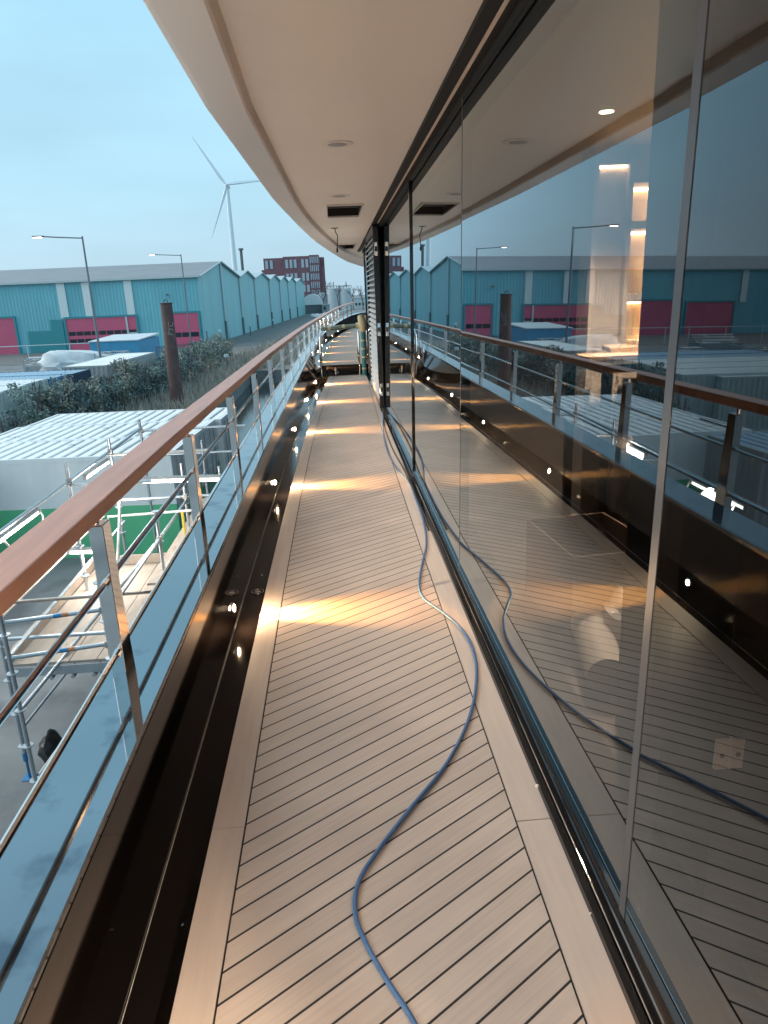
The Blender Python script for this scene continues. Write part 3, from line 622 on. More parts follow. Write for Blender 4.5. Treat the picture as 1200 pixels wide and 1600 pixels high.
# corrugated panel along u, height z, facing normal n
def corr(b, o, u, length, z0, z1, n, pitch=.28, dep=.045, mi=0):
    o = Vector(o); u = Vector(u).normalized(); n = Vector(n).normalized(); k = max(1, int(length/pitch)); p = length/k; pts = []
    for i in range(k):
        s = i*p; pts += [(s, 0), (s+.36*p, 0), (s+.5*p, -dep), (s+.86*p, -dep)]
    pts.append((length, 0)); vs = []; fs = []
    for s, d in pts:
        q = o+u*s+n*d; vs += [(q.x, q.y, z0), (q.x, q.y, z1)]
    for i in range(len(pts)-1): fs.append((2*i, 2*i+2, 2*i+3, 2*i+1))
    b.add(vs, fs, mi)
UA = Vector((.9978, -.0664, 0)); VA = Vector((.0664, .9978, 0))     # the yard's own axes
def container(name, o, L_, W_, H, label, cat, wallm, roofm, group=None, doors=False, z=G, lower=None, hz=0, groove='roof_groove', axis=(UA, VA)):
    u, v = axis; o = Vector((o[0], o[1], z)); t = thing(name, label, cat, o, group)
    b = MB(); z0, z1 = z+.12, z+H-.1
    zs = [(z0, hz, 1), (hz, z1, 0)] if lower else [(z0, z1, 0)]
    for a, c, mi in zs:
        corr(b, o+u*.06, u, L_-.12, a, c, -v, pitch=.9 if lower else .28, dep=.008 if lower else .045, mi=mi); corr(b, o+v*W_+u*(L_-.06), -u, L_-.12, a, c, v, mi=mi)
        corr(b, o+v*(W_-.06), -v, W_-.12, a, c, -u, mi=mi)
        if not doors: corr(b, o+u*L_+v*.06, v, W_-.12, a, c, u, mi=mi)
    b.build('wall', [wallm, lower or wallm], t)
    b = MB(); s = .09
    M = Matrix(((u.x, v.x, 0, o.x), (u.y, v.y, 0, o.y), (0, 0, 1, o.z), (0, 0, 0, 1)))
    for zz0, zz1 in ((0, .14), (H-.12, H)):
        for bx in ((0, L_, -.005, s), (0, L_, W_-s, W_+.005), (-.005, s, s, W_-s), (L_-s, L_+.005, s, W_-s)): b.box(*bx, zz0, zz1, 1 if (lower and zz0 == 0) else 0, M)
    for cx in (0, L_-s):
        for cy in (0, W_-s):
            if lower: b.box(cx-.003, cx+s+.003, cy-.003, cy+s+.003, .14, hz-z, 1, M); b.box(cx-.003, cx+s+.003, cy-.003, cy+s+.003, hz-z, H-.12, 0, M)
            else: b.box(cx-.003, cx+s+.003, cy-.003, cy+s+.003, .14, H-.12, 0, M)
    b.build('frame', [wallm, lower or wallm], t)
    b = MB(); k = int(L_/.36); p = (L_-2*s)/k; rnd = random.Random(int(abs(o.x*100+o.y*10)))
    b.box(s, L_-s, s, W_-s, H-.09, H-.045, 1, M)
    for i in range(k):
        x0 = s+i*p+p*.26
        b.add([M @ Vector(q) for q in ((x0-.03, s, H-.045), (x0, s, H-.012), (x0+p*.62, s, H-.012), (x0+p*.62+.03, s, H-.045), (x0-.03, W_-s, H-.045), (x0, W_-s, H-.012), (x0+p*.62, W_-s, H-.012), (x0+p*.62+.03, W_-s, H-.045))], [(0, 4, 5, 1), (1, 5, 6, 2), (2, 6, 7, 3), (0, 1, 2, 3), (4, 7, 6, 5)], 0)
    b.build('roof', [roofm, groove], t)
    if doors:
        for k in (0, 1):
            y0, y1 = s+.01+k*(W_/2-s), W_/2-.01+k*(W_/2-s)
            b = MB(); b.box(L_-.05, L_-.02, y0, y1, .15, H-.13, 0, M)
            if lower: b.box(L_-.019, L_-.016, y0, y1, .15, hz-z, 1, M)
            for zz in (.5, 1.15, 1.8): b.box(L_-.02, L_-.008, y0+.05, y1-.05, zz, zz+.38, 1 if (lower and zz < .9) else 0, M)
            d = b.build('door', [wallm, lower or wallm], t)
            b = MB()
            for fx in (.3, .72):
                q = M @ Vector((L_+.02, y0+(y1-y0)*fx, 0)); b.tube([(q.x, q.y, z+.12), (q.x, q.y, z+H-.12)], .018, 6)
                q2 = M @ Vector((L_+.05, y0+(y1-y0)*fx+.2, 0)); b.tube([(q.x, q.y, z+1.1), (q2.x, q2.y, z+1.1)], .015, 6)
            b.build('lock_rod', 'galv_old', d)
    return t
CW = 2.66
base = Vector((-4.55, 19.3, 0))-UA*6.7
container('site_cabin', base, 6.7, CW, 2.85, 'white cabin with green lower half, nearest of three side by side', 'site cabin', 'cabin_white', 'roof_white', 'white cabins behind the scaffold', True, lower='cabin_green', hz=-3.75)
container('site_cabin', base+VA*(CW+.04), 6.7, CW, 2.85, 'middle one of the three white roofed cabins', 'site cabin', 'cabin_white', 'roof_white', 'white cabins behind the scaffold', True, lower='cabin_green', hz=-3.75)
container('site_cabin', base+VA*2*(CW+.04)+UA*.2, 6.7, CW, 2.85, 'farthest of the three white roofed cabins, next to the hedge', 'site cabin', 'cabin_white', 'roof_white', 'white cabins behind the scaffold', True)
b = MB(); c0 = base+UA*.55-VA*.03; pts = [(c0.x, c0.y+2, G+2.87), (c0.x, c0.y+.06, G+2.88), (c0.x, c0.y-.02, G+2.8), (c0.x+.1, c0.y-.02, G+1.9), (c0.x+.16, c0.y-.02, G+1.0), (c0.x+.2, c0.y-.02, G+.02)]
b.tube(pts, .022, 8); tag(b.build('power_cable', 'cable_black', smooth=True), 'black power cable running over the cabin roof and down its white front', 'cable')
# left-hand yard containers (their right-hand ends show)
def endcon(name, xr_, y, W_, L_, lab, wm, rm, H=2.8, g='containers left of the hedge'):
    return container(name, Vector((xr_, y, 0))-UA*L_, L_, W_, H, lab, 'container', wm, rm, g)
LX = (VA, -UA)                                                       # long side along the street
for y, lab in ((33.66, 'pale corrugated container end at the left edge, nearest of the row'), (36.42, 'middle pale corrugated container end of the row by the hedge'), (39.2, 'pale corrugated container end right beside the blue one')):
    container('shipping_container', Vector((-16.25, y, 0))-UA*12.2, 12.2, 2.7, 2.85, lab, 'container', 'con_white', 'roof_white', 'containers left of the hedge', groove='con_grey')
endcon('shipping_container', -15.95, 42.1, 2.4, 13, 'bright blue container end next to the pale containers', 'con_blue', 'roof_blue')
endcon('shipping_container', -15.6, 44.55, 2.75, 13, 'dark navy container with a small white plate', 'con_navy', 'roof_blue')
b = MB(); M = Matrix.Translation((-15.5, 45.9, -3.75)) @ Matrix.Rotation(-.066, 4, 'Z'); b.box(.0, .03, -.5, .5, -.15, .22, 0, M); b.box(.0, .03, -.35, .4, -.5, -.32, 0, M)
tag(b.build('door_plate', 'trim_white'), 'white plate on the end of the dark navy container', 'sign')
container('grey_shed', (-14.75, 48.4), 10.5, 2.9, 2.9, 'long low pale grey shed with flat roof behind the hedge', 'shed', 'con_grey', 'roof_white', axis=(VA, -UA), groove='con_grey')
for i, (x, y, L_, lab) in enumerate(((-30, 34, 12, 'white container far out at the left edge of the yard'), (-34, 24, 12, 'white container left of the yard, seen only mirrored in the glass'), (-22, 18, 12, 'grey roofed container mirrored beyond the railing at the right edge'))):
    container('shipping_container', Vector((x, y, 0)), L_, 2.7, 2.75, lab, 'container', ('con_white', 'con_white', 'con_grey')[i], ('roof_white', 'roof_white', 'roof_blue')[i], 'containers left of the hedge', groove='con_grey')
# tarpaulin shelter and goods in the yard
t = thing('tarp_shelter', 'blue sided shelter with pale flat roof in front of the warehouse doors', 'shelter', (-24, 84, G))
b = MB(); M = Matrix.Translation((-27.2, 84.5, G)) @ Matrix.Rotation(-.066, 4, 'Z'); b.box(0, 5.4, 0, 8, 0, 2.55, 0, M); b.build('side', 'tarp_blue', t)
b = MB(); b.add([M @ Vector(q) for q in ((-.1, -.1, 2.56), (5.5, -.1, 2.56), (5.5, 8.1, 2.75), (-.1, 8.1, 2.75), (-.1, -.1, 2.66), (5.5, -.1, 2.66), (5.5, 8.1, 2.95), (-.1, 8.1, 2.95))], [(0, 3, 2, 1), (4, 5, 6, 7), (0, 1, 5, 4), (1, 2, 6, 5), (2, 3, 7, 6), (3, 0, 4, 7)]); b.build('roof', 'tarp_white', t)
blob('covered_pile', 'tarp_white', (-26.5, 76, G+.9), (3.2, 2, 1.5), 'white sheeted heap in front of the blue shelter', 'heap', 5)
for i, (x, y, sx, sy, h, lab) in enumerate(((-30, 78, 3.2, 2.2, 1.5, 'grey bundle of scaffold frames left of the white heap'), (-35.5, 70, 3, 2, 1.2, 'stack of galvanised tubes on the open yard'), (-40, 66, 4, 2.2, 1.6, 'larger stack of galvanised frames at the left edge'), (-21.8, 74, 2.6, 2.4, 2.0, 'tall grey bundle of frames right of the white heap'), (-44, 80, 5, 2.5, 1.8, 'pale crates under sheeting at the far left'), (-50, 52, 5, 3, 1.4, 'low stack of frames in the left yard'), (-38, 44, 4, 2.5, 1.5, 'stack of frames beside the far left container'), (-58, 70, 6, 3, 1.6, 'wide stack of frames near the red doors'))):
    o = thing('frame_stack', lab, 'stack', (x, y, G), 'goods stacked in the yard'); b = MB(); rnd = random.Random(i)
    for k in range(26):
        zz = G+.1+h*rnd.random(); 
        if k % 2: yy = y+rnd.uniform(-sy/2, sy/2); b.tube([(x-sx/2, yy, zz), (x+sx/2, yy, zz+rnd.uniform(-.05, .05))], .06, 5)
        else: xx = x+rnd.uniform(-sx/2, sx/2); b.tube([(xx, y-sy/2, zz), (xx, y+sy/2, zz)], .06, 5)
    for cx in (-1, 1):
        for cy in (-1, 1): b.box(x+cx*sx/2-.05, x+cx*sx/2+.05, y+cy*sy/2-.05, y+cy*sy/2+.05, G, G+h+.1)
    b.build('frame_tube', 'galv', o)
    b = MB(); b.box(x-sx/2+.1, x+sx/2-.1, y-sy/2+.1, y+sy/2-.1, G+.05, G+h*.55); b.build('load', 'tank_grey' if i != 1 else 'teal_dark', o)

# ------------------------------------------------------------------ warehouse
C = Vector((-19, 110.1, 0))
W = lambda a, s, z: C-UA*a+VA*s+Vector((0, 0, z))
wh = thing('warehouse', 'long teal clad warehouse with saw tooth gables and red loading doors', 'warehouse', (C.x, C.y, G))
EZ, PZ = 4.55, 7.1
VAL = [0, 31, 39.5+8, 68, 86, 103, 122, 147]; 
FAC = 120
b = MB()
corr(b, W(FAC, 0, 0), UA, FAC, G, EZ, -VA, pitch=.5, dep=.035)
b.build('front_wall', 'teal_clad', wh)
b = MB()
for s0, s1 in zip(VAL, VAL[1:]):
    pk = (s0+s1)/2; pz = PZ if s0 == 0 else 6.3
    vz0 = EZ if s0 == 0 else 5.0
    b.add([W(0, s0, G), W(0, s1, G), W(0, s1, 5.0), W(0, pk, pz), W(0, s0, vz0)], [(0, 1, 2, 3, 4)])
b.add([W(0, 147, G), W(FAC, 147, G), W(FAC, 147, 5), W(0, 147, 5)], [(0, 1, 2, 3)]); b.add([W(FAC, 0, G), W(FAC, 0, 4.5), W(FAC, 147, 4.5), W(FAC, 147, G)], [(0, 1, 2, 3)])
b.build('side_wall', 'teal_side', wh)
for i, (s0, s1) in enumerate(zip(VAL, VAL[1:])):
    pk = (s0+s1)/2; pz = PZ if s0 == 0 else 6.3; vz0 = EZ if s0 == 0 else 5.0; e1 = .35
    b = MB()
    for (sa, za), (sb, zb) in (((s0-(.3 if i == 0 else 0), vz0), (pk, pz)), ((pk, pz), (s1, 5.0))):
        b.add([W(-e1, sa, za+.05), W(FAC, sa, za+.05), W(FAC, sb, zb+.05), W(-e1, sb, zb+.05), W(-e1, sa, za-.12), W(FAC, sa, za-.12), W(FAC, sb, zb-.12), W(-e1, sb, zb-.12)], [(0, 3, 2, 1), (4, 5, 6, 7), (0, 4, 7, 3), (0, 1, 5, 4), (1, 2, 6, 5), (2, 3, 7, 6)])
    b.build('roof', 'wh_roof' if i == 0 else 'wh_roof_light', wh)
b = MB()
for sa in (0,): 
    b.add([W(-.4, -.34, EZ-.1), W(FAC, -.34, EZ-.1), W(FAC, -.34, EZ+.16), W(-.4, -.34, EZ+.16), W(-.4, -.5, EZ-.1), W(FAC, -.5, EZ-.1), W(FAC, -.5, EZ+.16), W(-.4, -.5, EZ+.16)], [(0, 1, 2, 3), (4, 7, 6, 5), (0, 4, 5, 1), (3, 2, 6, 7), (0, 3, 7, 4), (1, 5, 6, 2)])
for i, (s0, s1) in enumerate(zip(VAL, VAL[1:])):
    pk = (s0+s1)/2; pz = PZ if i == 0 else 6.3; vz0 = EZ if i == 0 else 5.0
    b.tube([W(-.4, s0, vz0+.02), W(-.4, pk, pz+.02)], .13, 5); b.tube([W(-.4, pk, pz+.02), W(-.4, s1, 5.02)], .13, 5)
b.build('eaves_trim', 'trim_white', wh)
for s in [15.5]+VAL[1:-1]:
    b = MB(); b.tube([W(-.18, s, 6.9 if s == 15.5 else 5), W(-.18, s, -2.2)], .17, 8); d = b.build('downpipe', 'trim_white', wh)
    b = MB(); b.tube([W(-.2, s, -2.2), W(-.2, s, G)], .2, 8); b.build('downpipe_boot', 'lamp_grey', d)
def fbox(b, a0, a1, z0, z1, d0, d1, mi=0):
    b.add([W(a, -d, z) for d in (d0, d1) for z in (z0, z1) for a in (a0, a1)], [(0, 1, 3, 2), (4, 6, 7, 5), (0, 4, 5, 1), (2, 3, 7, 6), (0, 2, 6, 4), (1, 5, 7, 3)], mi)
for a0, a1 in ((9.5, 10.65), (15.55, 16.7), (19.1, 20.3), (47, 48.1), (53, 54.1)):
    b = MB(); corr(b, W(a1, -.12, 0), UA, a1-a0, -.45, 4.4, -VA, pitch=.23, dep=.05); b.build('light_panel', 'translucent', wh)
for a0, a1, top, rows in ((.45, 4.5, -.4, ((-3.75, -3.1),)), (9.5, 19.7, -.55, ((-2.95, -2.4), (-4.0, -3.45))), (27.2, 33.5, -.1, ()), (38, 46, -.4, ()), (56, 64, -.4, ((-3.2, -2.6),)), (74, 82, -.4, ())):
    b = MB(); fbox(b, a0, a1, G, top, .08, .16); d = fixn(b.build('loading_door', 'door_red', wh))
    b = MB()
    fbox(b, a0-.25, a0, G, top+.25, .02, .24); fbox(b, a1, a1+.25, G, top+.25, .02, .24); fbox(b, a0, a1, top, top+.25, .02, .24); fixn(b.build('door_frame', 'teal_dark', d))
    if rows:
        n = int((a1-a0)/1.1)
        for r0, r1 in rows:
            b = MB()
            for k in range(n):
                q = a0+.12+(a1-a0-.24)*k/n; fbox(b, q+.06, q+(a1-a0-.24)/n-.06, r0, r1, .162, .18)
            fixn(b.build('door_window', 'door_glass', d))
b = MB(); fbox(b, 10.75, 11.0, G, -.55, .17, .26); fbox(b, 9.5, 10.75, -3.1, -2.8, .17, .2); b.build('door_post', 'trim_white', wh)
b = MB(); fbox(b, 20.2, 25.5, G, -2.1, .1, .18); fbox(b, 20.2, 22, -2.1, -.6, .1, .17); fixn(b.build('patched_cladding', 'teal_dark', wh))
b = MB(); fbox(b, 7.4, 8.6, G, -3.4, .1, .25); fixn(b.build('wall_hatch', 'teal_dark', wh))
b = MB(); fbox(b, 4.4, 4.7, 2.1, 2.35, .1, .45); fixn(b.build('wall_lamp', 'lamp_grey', wh))
b = MB()
for a0, h in ((-1.2, 2.3),):
    b.tube([W(-1.2, -3, G), W(-1.2, -3, -2.9)], .09, 8)
tag(b.build('yard_bollard', 'mast_dark'), 'dark pole with round head beside the warehouse corner', 'pole')

# street lamps
def street_lamp(x, y, z, arm, lab):
    o = thing('street_lamp', lab, 'street lamp', (x, y, G), 'street lamps in the yard')
    b = MB(); b.tube([(x, y, G), (x, y, G+1.2), (x, y, z)], [.13, .11, .07], 10); b.tube([(x, y, z-.15), (x-arm*.55, y, z-.02), (x-arm+.5, y, z+.08)], .05, 8); b.build('pole', 'lamp_grey', o, smooth=True)
    b = MB(); b.bbox(x-arm-.35, x-arm+.55, y-.16, y+.16, z+.03, z+.15, .03); h = b.build('lamp_head', 'lamp_grey', o)
    b = MB(); b.box(x-arm-.3, x-arm+.35, y-.12, y+.12, z-.0, z+.028); b.build('lens', 'led_cool', h)
street_lamp(-20.05, 64.6, 6.8, 3.6, 'taller looking grey street lamp, nearest, with one arm over the containers')
street_lamp(-20.2, 119.2-13, 7.4, 3.9, 'farther grey street lamp at the warehouse corner')
# mooring pile
pl = thing('mooring_pile', 'thick rusty brown mooring pile with chalk letters rising before the hedge', 'pile', (-10.4, 48, G))
b = MB(); b.tube([(-10.45, 48, G-1.2), (-10.38, 48, 1.35)], [.44, .36], 20); b.build('shaft', 'pile_rust', pl, smooth=True)
b = MB(); b.tube([(-10.38, 48, 1.34), (-10.38, 48, 1.40)], .40, 20); b.tube([(-10.5+.12*math.cos(a)+.12, 47.95, 1.42+.17*math.sin(a)) for a in frange(0, math.pi, 8)], .03, 6)
for z in (-1.1, -2.6, -4.0): b.tube([(-10.12, 47.9, z), (-10.02, 47.8, z)], .05, 8)
b.build('cap_plate', 'pile_rust', pl)
cu = bpy.data.curves.new('chalk_letters', 'FONT'); cu.body = 'PYC'; cu.size = .46; cu.extrude = .006; cu.materials.append(MATS['chalk'])
fo = bpy.data.objects.new('chalk_letters', cu); COL.objects.link(fo); fo.parent = pl; fo.location = (.28, -.40, 4.6); fo.rotation_euler = (R(90), R(-82), R(12))
bpy.context.view_layer.update(); me = bpy.data.meshes.new_from_object(fo.evaluated_get(bpy.context.evaluated_depsgraph_get())); me.name = 'chalk_letters'
fm = bpy.data.objects.new('chalk_letters', me); COL.objects.link(fm); fm.parent = pl; fm.location = fo.location; fm.rotation_euler = fo.rotation_euler; bpy.data.objects.remove(fo); fm.name = 'chalk_letters'

# fences
f_ = thing('bar_fence', 'dark upright bar fence in front of the right hand red door', 'fence', (-17, 84, G)); b = MB()
for k in range(34):
    q = Vector((-19.3, 81.5, G))+Vector((4.6, 6, 0))*(k/33); b.tube([q, q+Vector((0, 0, 2.0))], .035 if k % 11 else .08, 5)
for z in (.2, 1.85): b.tube([(-19.3, 81.5, G+z), (-14.7, 87.5, G+z)], .04, 5)
b.build('bar', 'mast_dark', f_)
f_ = thing('rail_fence', 'thin pale rail fence in front of the left red door', 'fence', (-35, 90, G)); b = MB()
for k in range(16): q = Vector((-27-5*k, 92-k*.0, G)); b.tube([q, q+Vector((0, 0, 2.1))], .06, 6)
for z in (2.1,): b.tube([(-27, 92, G+z), (-102, 92, G+z)], .06, 6)
b.build('rail', 'trim_white', f_)
for i, (s, h) in enumerate(((-.8, 2.0), (24, 1.6), (52, 1.5))):
    q = W(-2.6, s, G); o = thing('lamp_post', ('short lamp post at the warehouse corner', 'short lamp post along the teal side wall', 'short lamp post far along the teal side wall')[i], 'lamp post', q, 'short lamp posts along the side wall')
    b = MB(); b.tube([q, q+Vector((0, 0, h))], .1, 8); b.build('pole', 'mast_dark', o); b = MB(); b.tube([q+Vector((0, 0, h)), q+Vector((0, 0, h+.35))], [.2, .14], 10); b.build('lamp_head', 'trim_white', o)
q = Vector((-9.6, 66, G)); o = thing('lamp_post', 'short lamp post standing in the dry grass', 'lamp post', q, 'short lamp posts along the side wall'); b = MB(); b.tube([q, q+Vector((0, 0, 1.7))], .06, 8); b.build('pole', 'mast_dark', o); b = MB(); b.tube([q+Vector((0, 0, 1.7)), q+Vector((0, 0, 1.95))], [.2, .2], 10); b.build('lamp_head', 'trim_white', o)

# far background
t = thing('wind_turbine', 'white three bladed wind turbine far behind the warehouse', 'wind turbine', (-73.9, 600, G)); hz = 81.8
b = MB(); b.tube([(-73.9, 600, G), (-73.9, 600, hz-1)], [2.3, 1.35], 16); b.build('tower', 'turbine_white', t, smooth=True)
b = MB(); b.bbox(-75.6, -72.2, 597, 606, hz-1.7, hz+1.7, .6); b.tube([(-73.8, 597, hz), (-73.8, 594.5, hz)], [1.5, .5], 12); b.build('nacelle', 'turbine_white', t)
for ang in (123, 4, 248):
    a = R(ang); d = Vector((math.cos(a), 0, math.sin(a))); p_ = Vector((-d.z, 0, d.x)); o = Vector((-73.8, 595.5, hz)); b = MB(); rings = []
    for s, w_, th in ((1, .8, .8), (6, 1.7, .5), (14, 1.35, .35), (28, .8, .2), (40, .22, .08)):
        c = o+d*s; rings.append([c-p_*w_*.4, c+Vector((0, th, 0)), c+p_*w_, c-Vector((0, th, 0))])
    b.loft(rings); fixn(b.build('blade', 'turbine_white', t, smooth=True))
b = MB(); b.tube([(-34, 300, G), (-34, 300, 18.6)], .55, 8); b.tube([(-34, 300, 18.6), (-34, 300, 19.3)], .95, 8); tag(b.build('chimney_stack', 'mast_dark'), 'slim dark chimney stack right of the wind turbine', 'chimney')
ap = thing('apartment_block', 'dark red stepped apartment block with pale windows beyond the warehouse', 'building', (-16, 330, G))
b = MB()
blk = [(-28.3, -20, 330, 345, 16.6), (-20, -8.8, 329.3, 345, 17.0), (-8.8, -4.6, 329, 352, 17.3), (-29.6, -28.3, 332, 345, 12), (-4.6, -2.9, 331, 350, 12.6)]
for x0, x1, y0, y1, z in blk: b.box(x0, x1, y0, y1, G, z)
b.box(-8.8, -2.6, 352, 372, G, 17.3)
b.build('wall', 'apt_brick', ap)
def apw(x, y, z, w_, h, n=1):
    b = MB(); b.box(x, x+w_, y-.25, y-.05, z, z+h); f = b.build('window', 'apt_window', ap)
for x, y in ((-27.6, 330), (-25.6, 330), (-19, 329.3), (-17.2, 329.3), (-15.4, 329.3), (-12.2, 329.3), (-10.4, 329.3)):
    for z, h in ((12.3, 3.4), (6.9, 3.2), (2.2, 3)): apw(x, y, z, 1.15, h)
for k in range(5):
    for z in (14, 10.6, 7.2, 3.8, .4): apw(-8.5+k*.8, 329, z, .42, 2.5)
for i, (x, r, z0, z1, m_, lab) in enumerate(((.5, 2.6, -6, 3.0, 'tank_white', 'left one of the pale silo tanks at the end of the road'), (5.4, 2.5, -6, 2.9, 'tank_white', 'right one of the pale silo tanks at the end of the road'), (-3.6, 1.8, -6, 1.2, 'tank_grey', 'low grey tank left of the silo tanks'))):
    o = thing('silo_tank', lab, 'tank', (x, 300, G), 'silo tanks at the road end'); b = MB(); b.tube([(x, 300, z0), (x, 300, z1), (x, 300, z1+.5)], [r, r, r*.3], 20); b.build('shell', m_, o, smooth=True)
    b = MB(); rnd = random.Random(i)
    for k in range(7): a = k*.9; b.tube([(x+r*math.cos(a), 300-abs(r*math.sin(a)), z1), (x+r*math.cos(a), 300-abs(r*math.sin(a)), z1+1.1)], .12, 5)
    b.tube([(x-r, 299, z1+1), (x+r, 299, z1+1)], .12, 5); b.tube([(x+.5, 299, z1), (x+.5, 299, z1+2.6)], .15, 5); b.build('top_rail', 'mast_dark', o)
o = thing('dome_tent', 'white curved roof hall just right of the warehouse end', 'hall', (-6.8, 262, G))
b = MB(); n = 14; b.loft([[(-6.8+3.4*math.cos(math.pi*k/n), y, -2.2+3.6*math.sin(math.pi*k/n)) for k in range(n+1)] for y in (260, 274)], closed=True); fixn(b.build('roof', 'tarp_white', o, smooth=True))
b = MB(); b.box(-10.1, -3.5, 260.3, 274, G, -2.2); b.build('wall', 'mast_dark', o)
for i, (x, y, w_, h, m_, lab) in enumerate(((-2.2, 255, 2.6, 2.8, 'tank_grey', 'low grey kiosk right of the white hall'), (12.5, 310, 7, 4.2, 'tank_white', 'pale low works building behind the far trees'), (20, 330, 9, 5, 'tank_grey', 'grey works building at the right of the far trees'))):
    o = thing('works_building', lab, 'building', (x, y, G)); b = MB(); b.box(x-w_/2, x+w_/2, y, y+8, G, G+h); b.box(x-w_/2-.2, x+w_/2+.2, y-.2, y+8.2, G+h, G+h+.3); b.build('wall', m_, o)
    b = MB(); [b.box(x-w_/2+.5+k*1.4, x-w_/2+1.3+k*1.4, y-.06, y-.01, G+1.3, G+2.3) for k in range(int(w_/1.5))]; b.build('window', 'door_glass', o)
for i, (x, y, s) in enumerate(((-3.6, 205, .9), (-2.4, 200, 1.1), (-4.6, 215, .8), (-1, 190, 1.0), (-5.6, 222, .7))):
    blob('pale_heap', 'rock_pale', (x, y, G+.4*s), (1.6*s, 1.5, 1.1*s), 'small pale rubble heap at the far road end, %s nearest of five' % ORD[[2, 1, 3, 0, 4][i]], 'heap', 20+i)['group'] = 'pale heaps at the road end'
# bare trees
def bare_tree(x, y, h, seed, lab, z=G):
    rnd = random.Random(seed); o = thing('bare_tree', lab, 'tree', (x, y, z), 'bare trees on the horizon'); tr = MB(); cr_ = MB()
    def br(p, d, l, r, lev):
        q = p+d*l*.5+Vector((rnd.uniform(-.05, .05), 0, 0))*l; e_ = q+(d+Vector((rnd.uniform(-.2, .2), rnd.uniform(-.2, .2), .1))).normalized()*l*.5
        (tr if lev < 1 else cr_).tube([p, q, e_], [r, r*.8, r*.55], 4 if lev > 1 else 6, caps=False)
        if lev < 4:
            for k in range(3 if lev < 3 else 4):
                a = rnd.uniform(0, 6.28); s = rnd.uniform(.35, .75); nd = (d+Vector((math.cos(a)*s, math.sin(a)*s, rnd.uniform(-.1, .25)))).normalized()
                br(p+(e_-p)*rnd.uniform(.55, 1), nd, l*rnd.uniform(.55, .8), max(r*.5, .035*y/280), lev+1)
    br(Vector((x, y, z)), Vector((0, 0, 1)), h*.36, h*.022, 0)
    tr.build('trunk', 'bark', o); cr_.build('crown', 'bark', o)
TR = [(-3, 285, 13.5), (2.5, 292, 11.5), (8, 285, 11), (11.5, 280, 10.5), (14.5, 278, 12), (18, 285, 10), (6, 320, 12), (21, 300, 11), (-6.5, 310, 11), (26, 300, 13), (16, 262, 8)]
TR.sort(key=lambda t: t[0]/t[1])
for i, (x, y, h) in enumerate(TR): bare_tree(x, y, h, 40+i, 'bare branched tree on the horizon, %s from the left of its row' % ORD[i])

# hedge shrubs, dry grass
def leaves(mb, c, s, n, sz, rnd, mi=0):
    for _ in range(n):
        while True:
            p = Vector((rnd.uniform(-1, 1), rnd.uniform(-1, 1), rnd.uniform(-1, 1)))
            if .25 < p.length < 1: break
        q = Vector((c[0]+p.x*s[0], c[1]+p.y*s[1], c[2]+p.z*s[2])); a = Vector((rnd.gauss(0, 1), rnd.gauss(0, 1), rnd.gauss(0, 1))).normalized(); t = a.cross(Vector((rnd.gauss(0, 1), rnd.gauss(0, 1), rnd.gauss(0, 1)))).normalized(); k = sz*rnd.uniform(.6, 1.3)
        mb.quad(q-a*k, q+t*k*.45, q+a*k, q-t*k*.45, mi)
HED = [(-15.2, 31.5), (-15.1, 33.2), (-15.0, 34.8), (-14.9, 36.6), (-14.7, 38.2), (-14.6, 39.7), (-14.5, 41.3), (-14.3, 43), (-14.1, 44.8), (-13.9, 46.6), (-13.7, 48.4), (-13.5, 50), (-13.3, 51.8), (-13.1, 53.6), (-12.9, 55.4), (-12.7, 57.4), (-12.5, 59.4), (-12.3, 61.6), (-12.2, 64), (-12.1, 66.6), (-12.0, 69.4), (-11.9, 72.4), (-11.8, 75.6), (-11.9, 79), (-12.1, 82.5)]
for i, (x, y) in enumerate(HED):
    rnd = random.Random(100+i); h = (1.9 if i < 3 else 2.5+rnd.uniform(-.35, .35)); o = thing('hedge_shrub', 'dense dark green hedge shrub behind the cabins, %s from the left end' % ORD[i-3] if i > 2 else 'thin green sapling before the hedge, %s of three' % ('leftmost', 'middle', 'rightmost')[i], 'shrub', (x, y, G), 'shrubs of the hedge' if i > 2 else 'saplings at the hedge end')
    b = MB(); wx = .45 if i < 3 else .8+.014*(y-40)
    for k in range(12 if i > 2 else 4):
        cz = G+h*(.25+.7*rnd.random()); leaves(b, (x+rnd.uniform(-wx, wx)*.75, y+rnd.uniform(-1, 1), cz+rnd.uniform(-.1, .3)), (wx*rnd.uniform(.3, .65), rnd.uniform(.4, .9), h*rnd.uniform(.12, .24)), 105 if i > 2 else 60, .11, rnd, int(rnd.random()*3) if rnd.random() < .75 else 0)
    b.build('foliage', ['leaf_dark', 'leaf_mid', 'leaf_dry'], o)
    b = MB()
    for k in range(8): b.tube([(x+rnd.uniform(-.3, .3), y+rnd.uniform(-.3, .3), G), (x+rnd.uniform(-wx, wx)*.6, y+rnd.uniform(-.5, .5), G+h*rnd.uniform(.8, 1.2))], [.045, .015], 5, caps=False)
    b.build('stem', 'bark', o)
rnd = random.Random(9); b = MB()
def in_strip(): 
    y = 30+rnd.random()**1.3*85; t = rnd.random(); x0 = itp([(30, -15.8), (40, -15.4), (48, -14.2), (60, -12.8), (85, -12), (110, -9), (260, -6)], y); x1 = itp([(30, -8.4), (70, -8.2), (80, -2), (120, 0), (260, 0)], y); return x0+(x1-x0)*t+.6, y
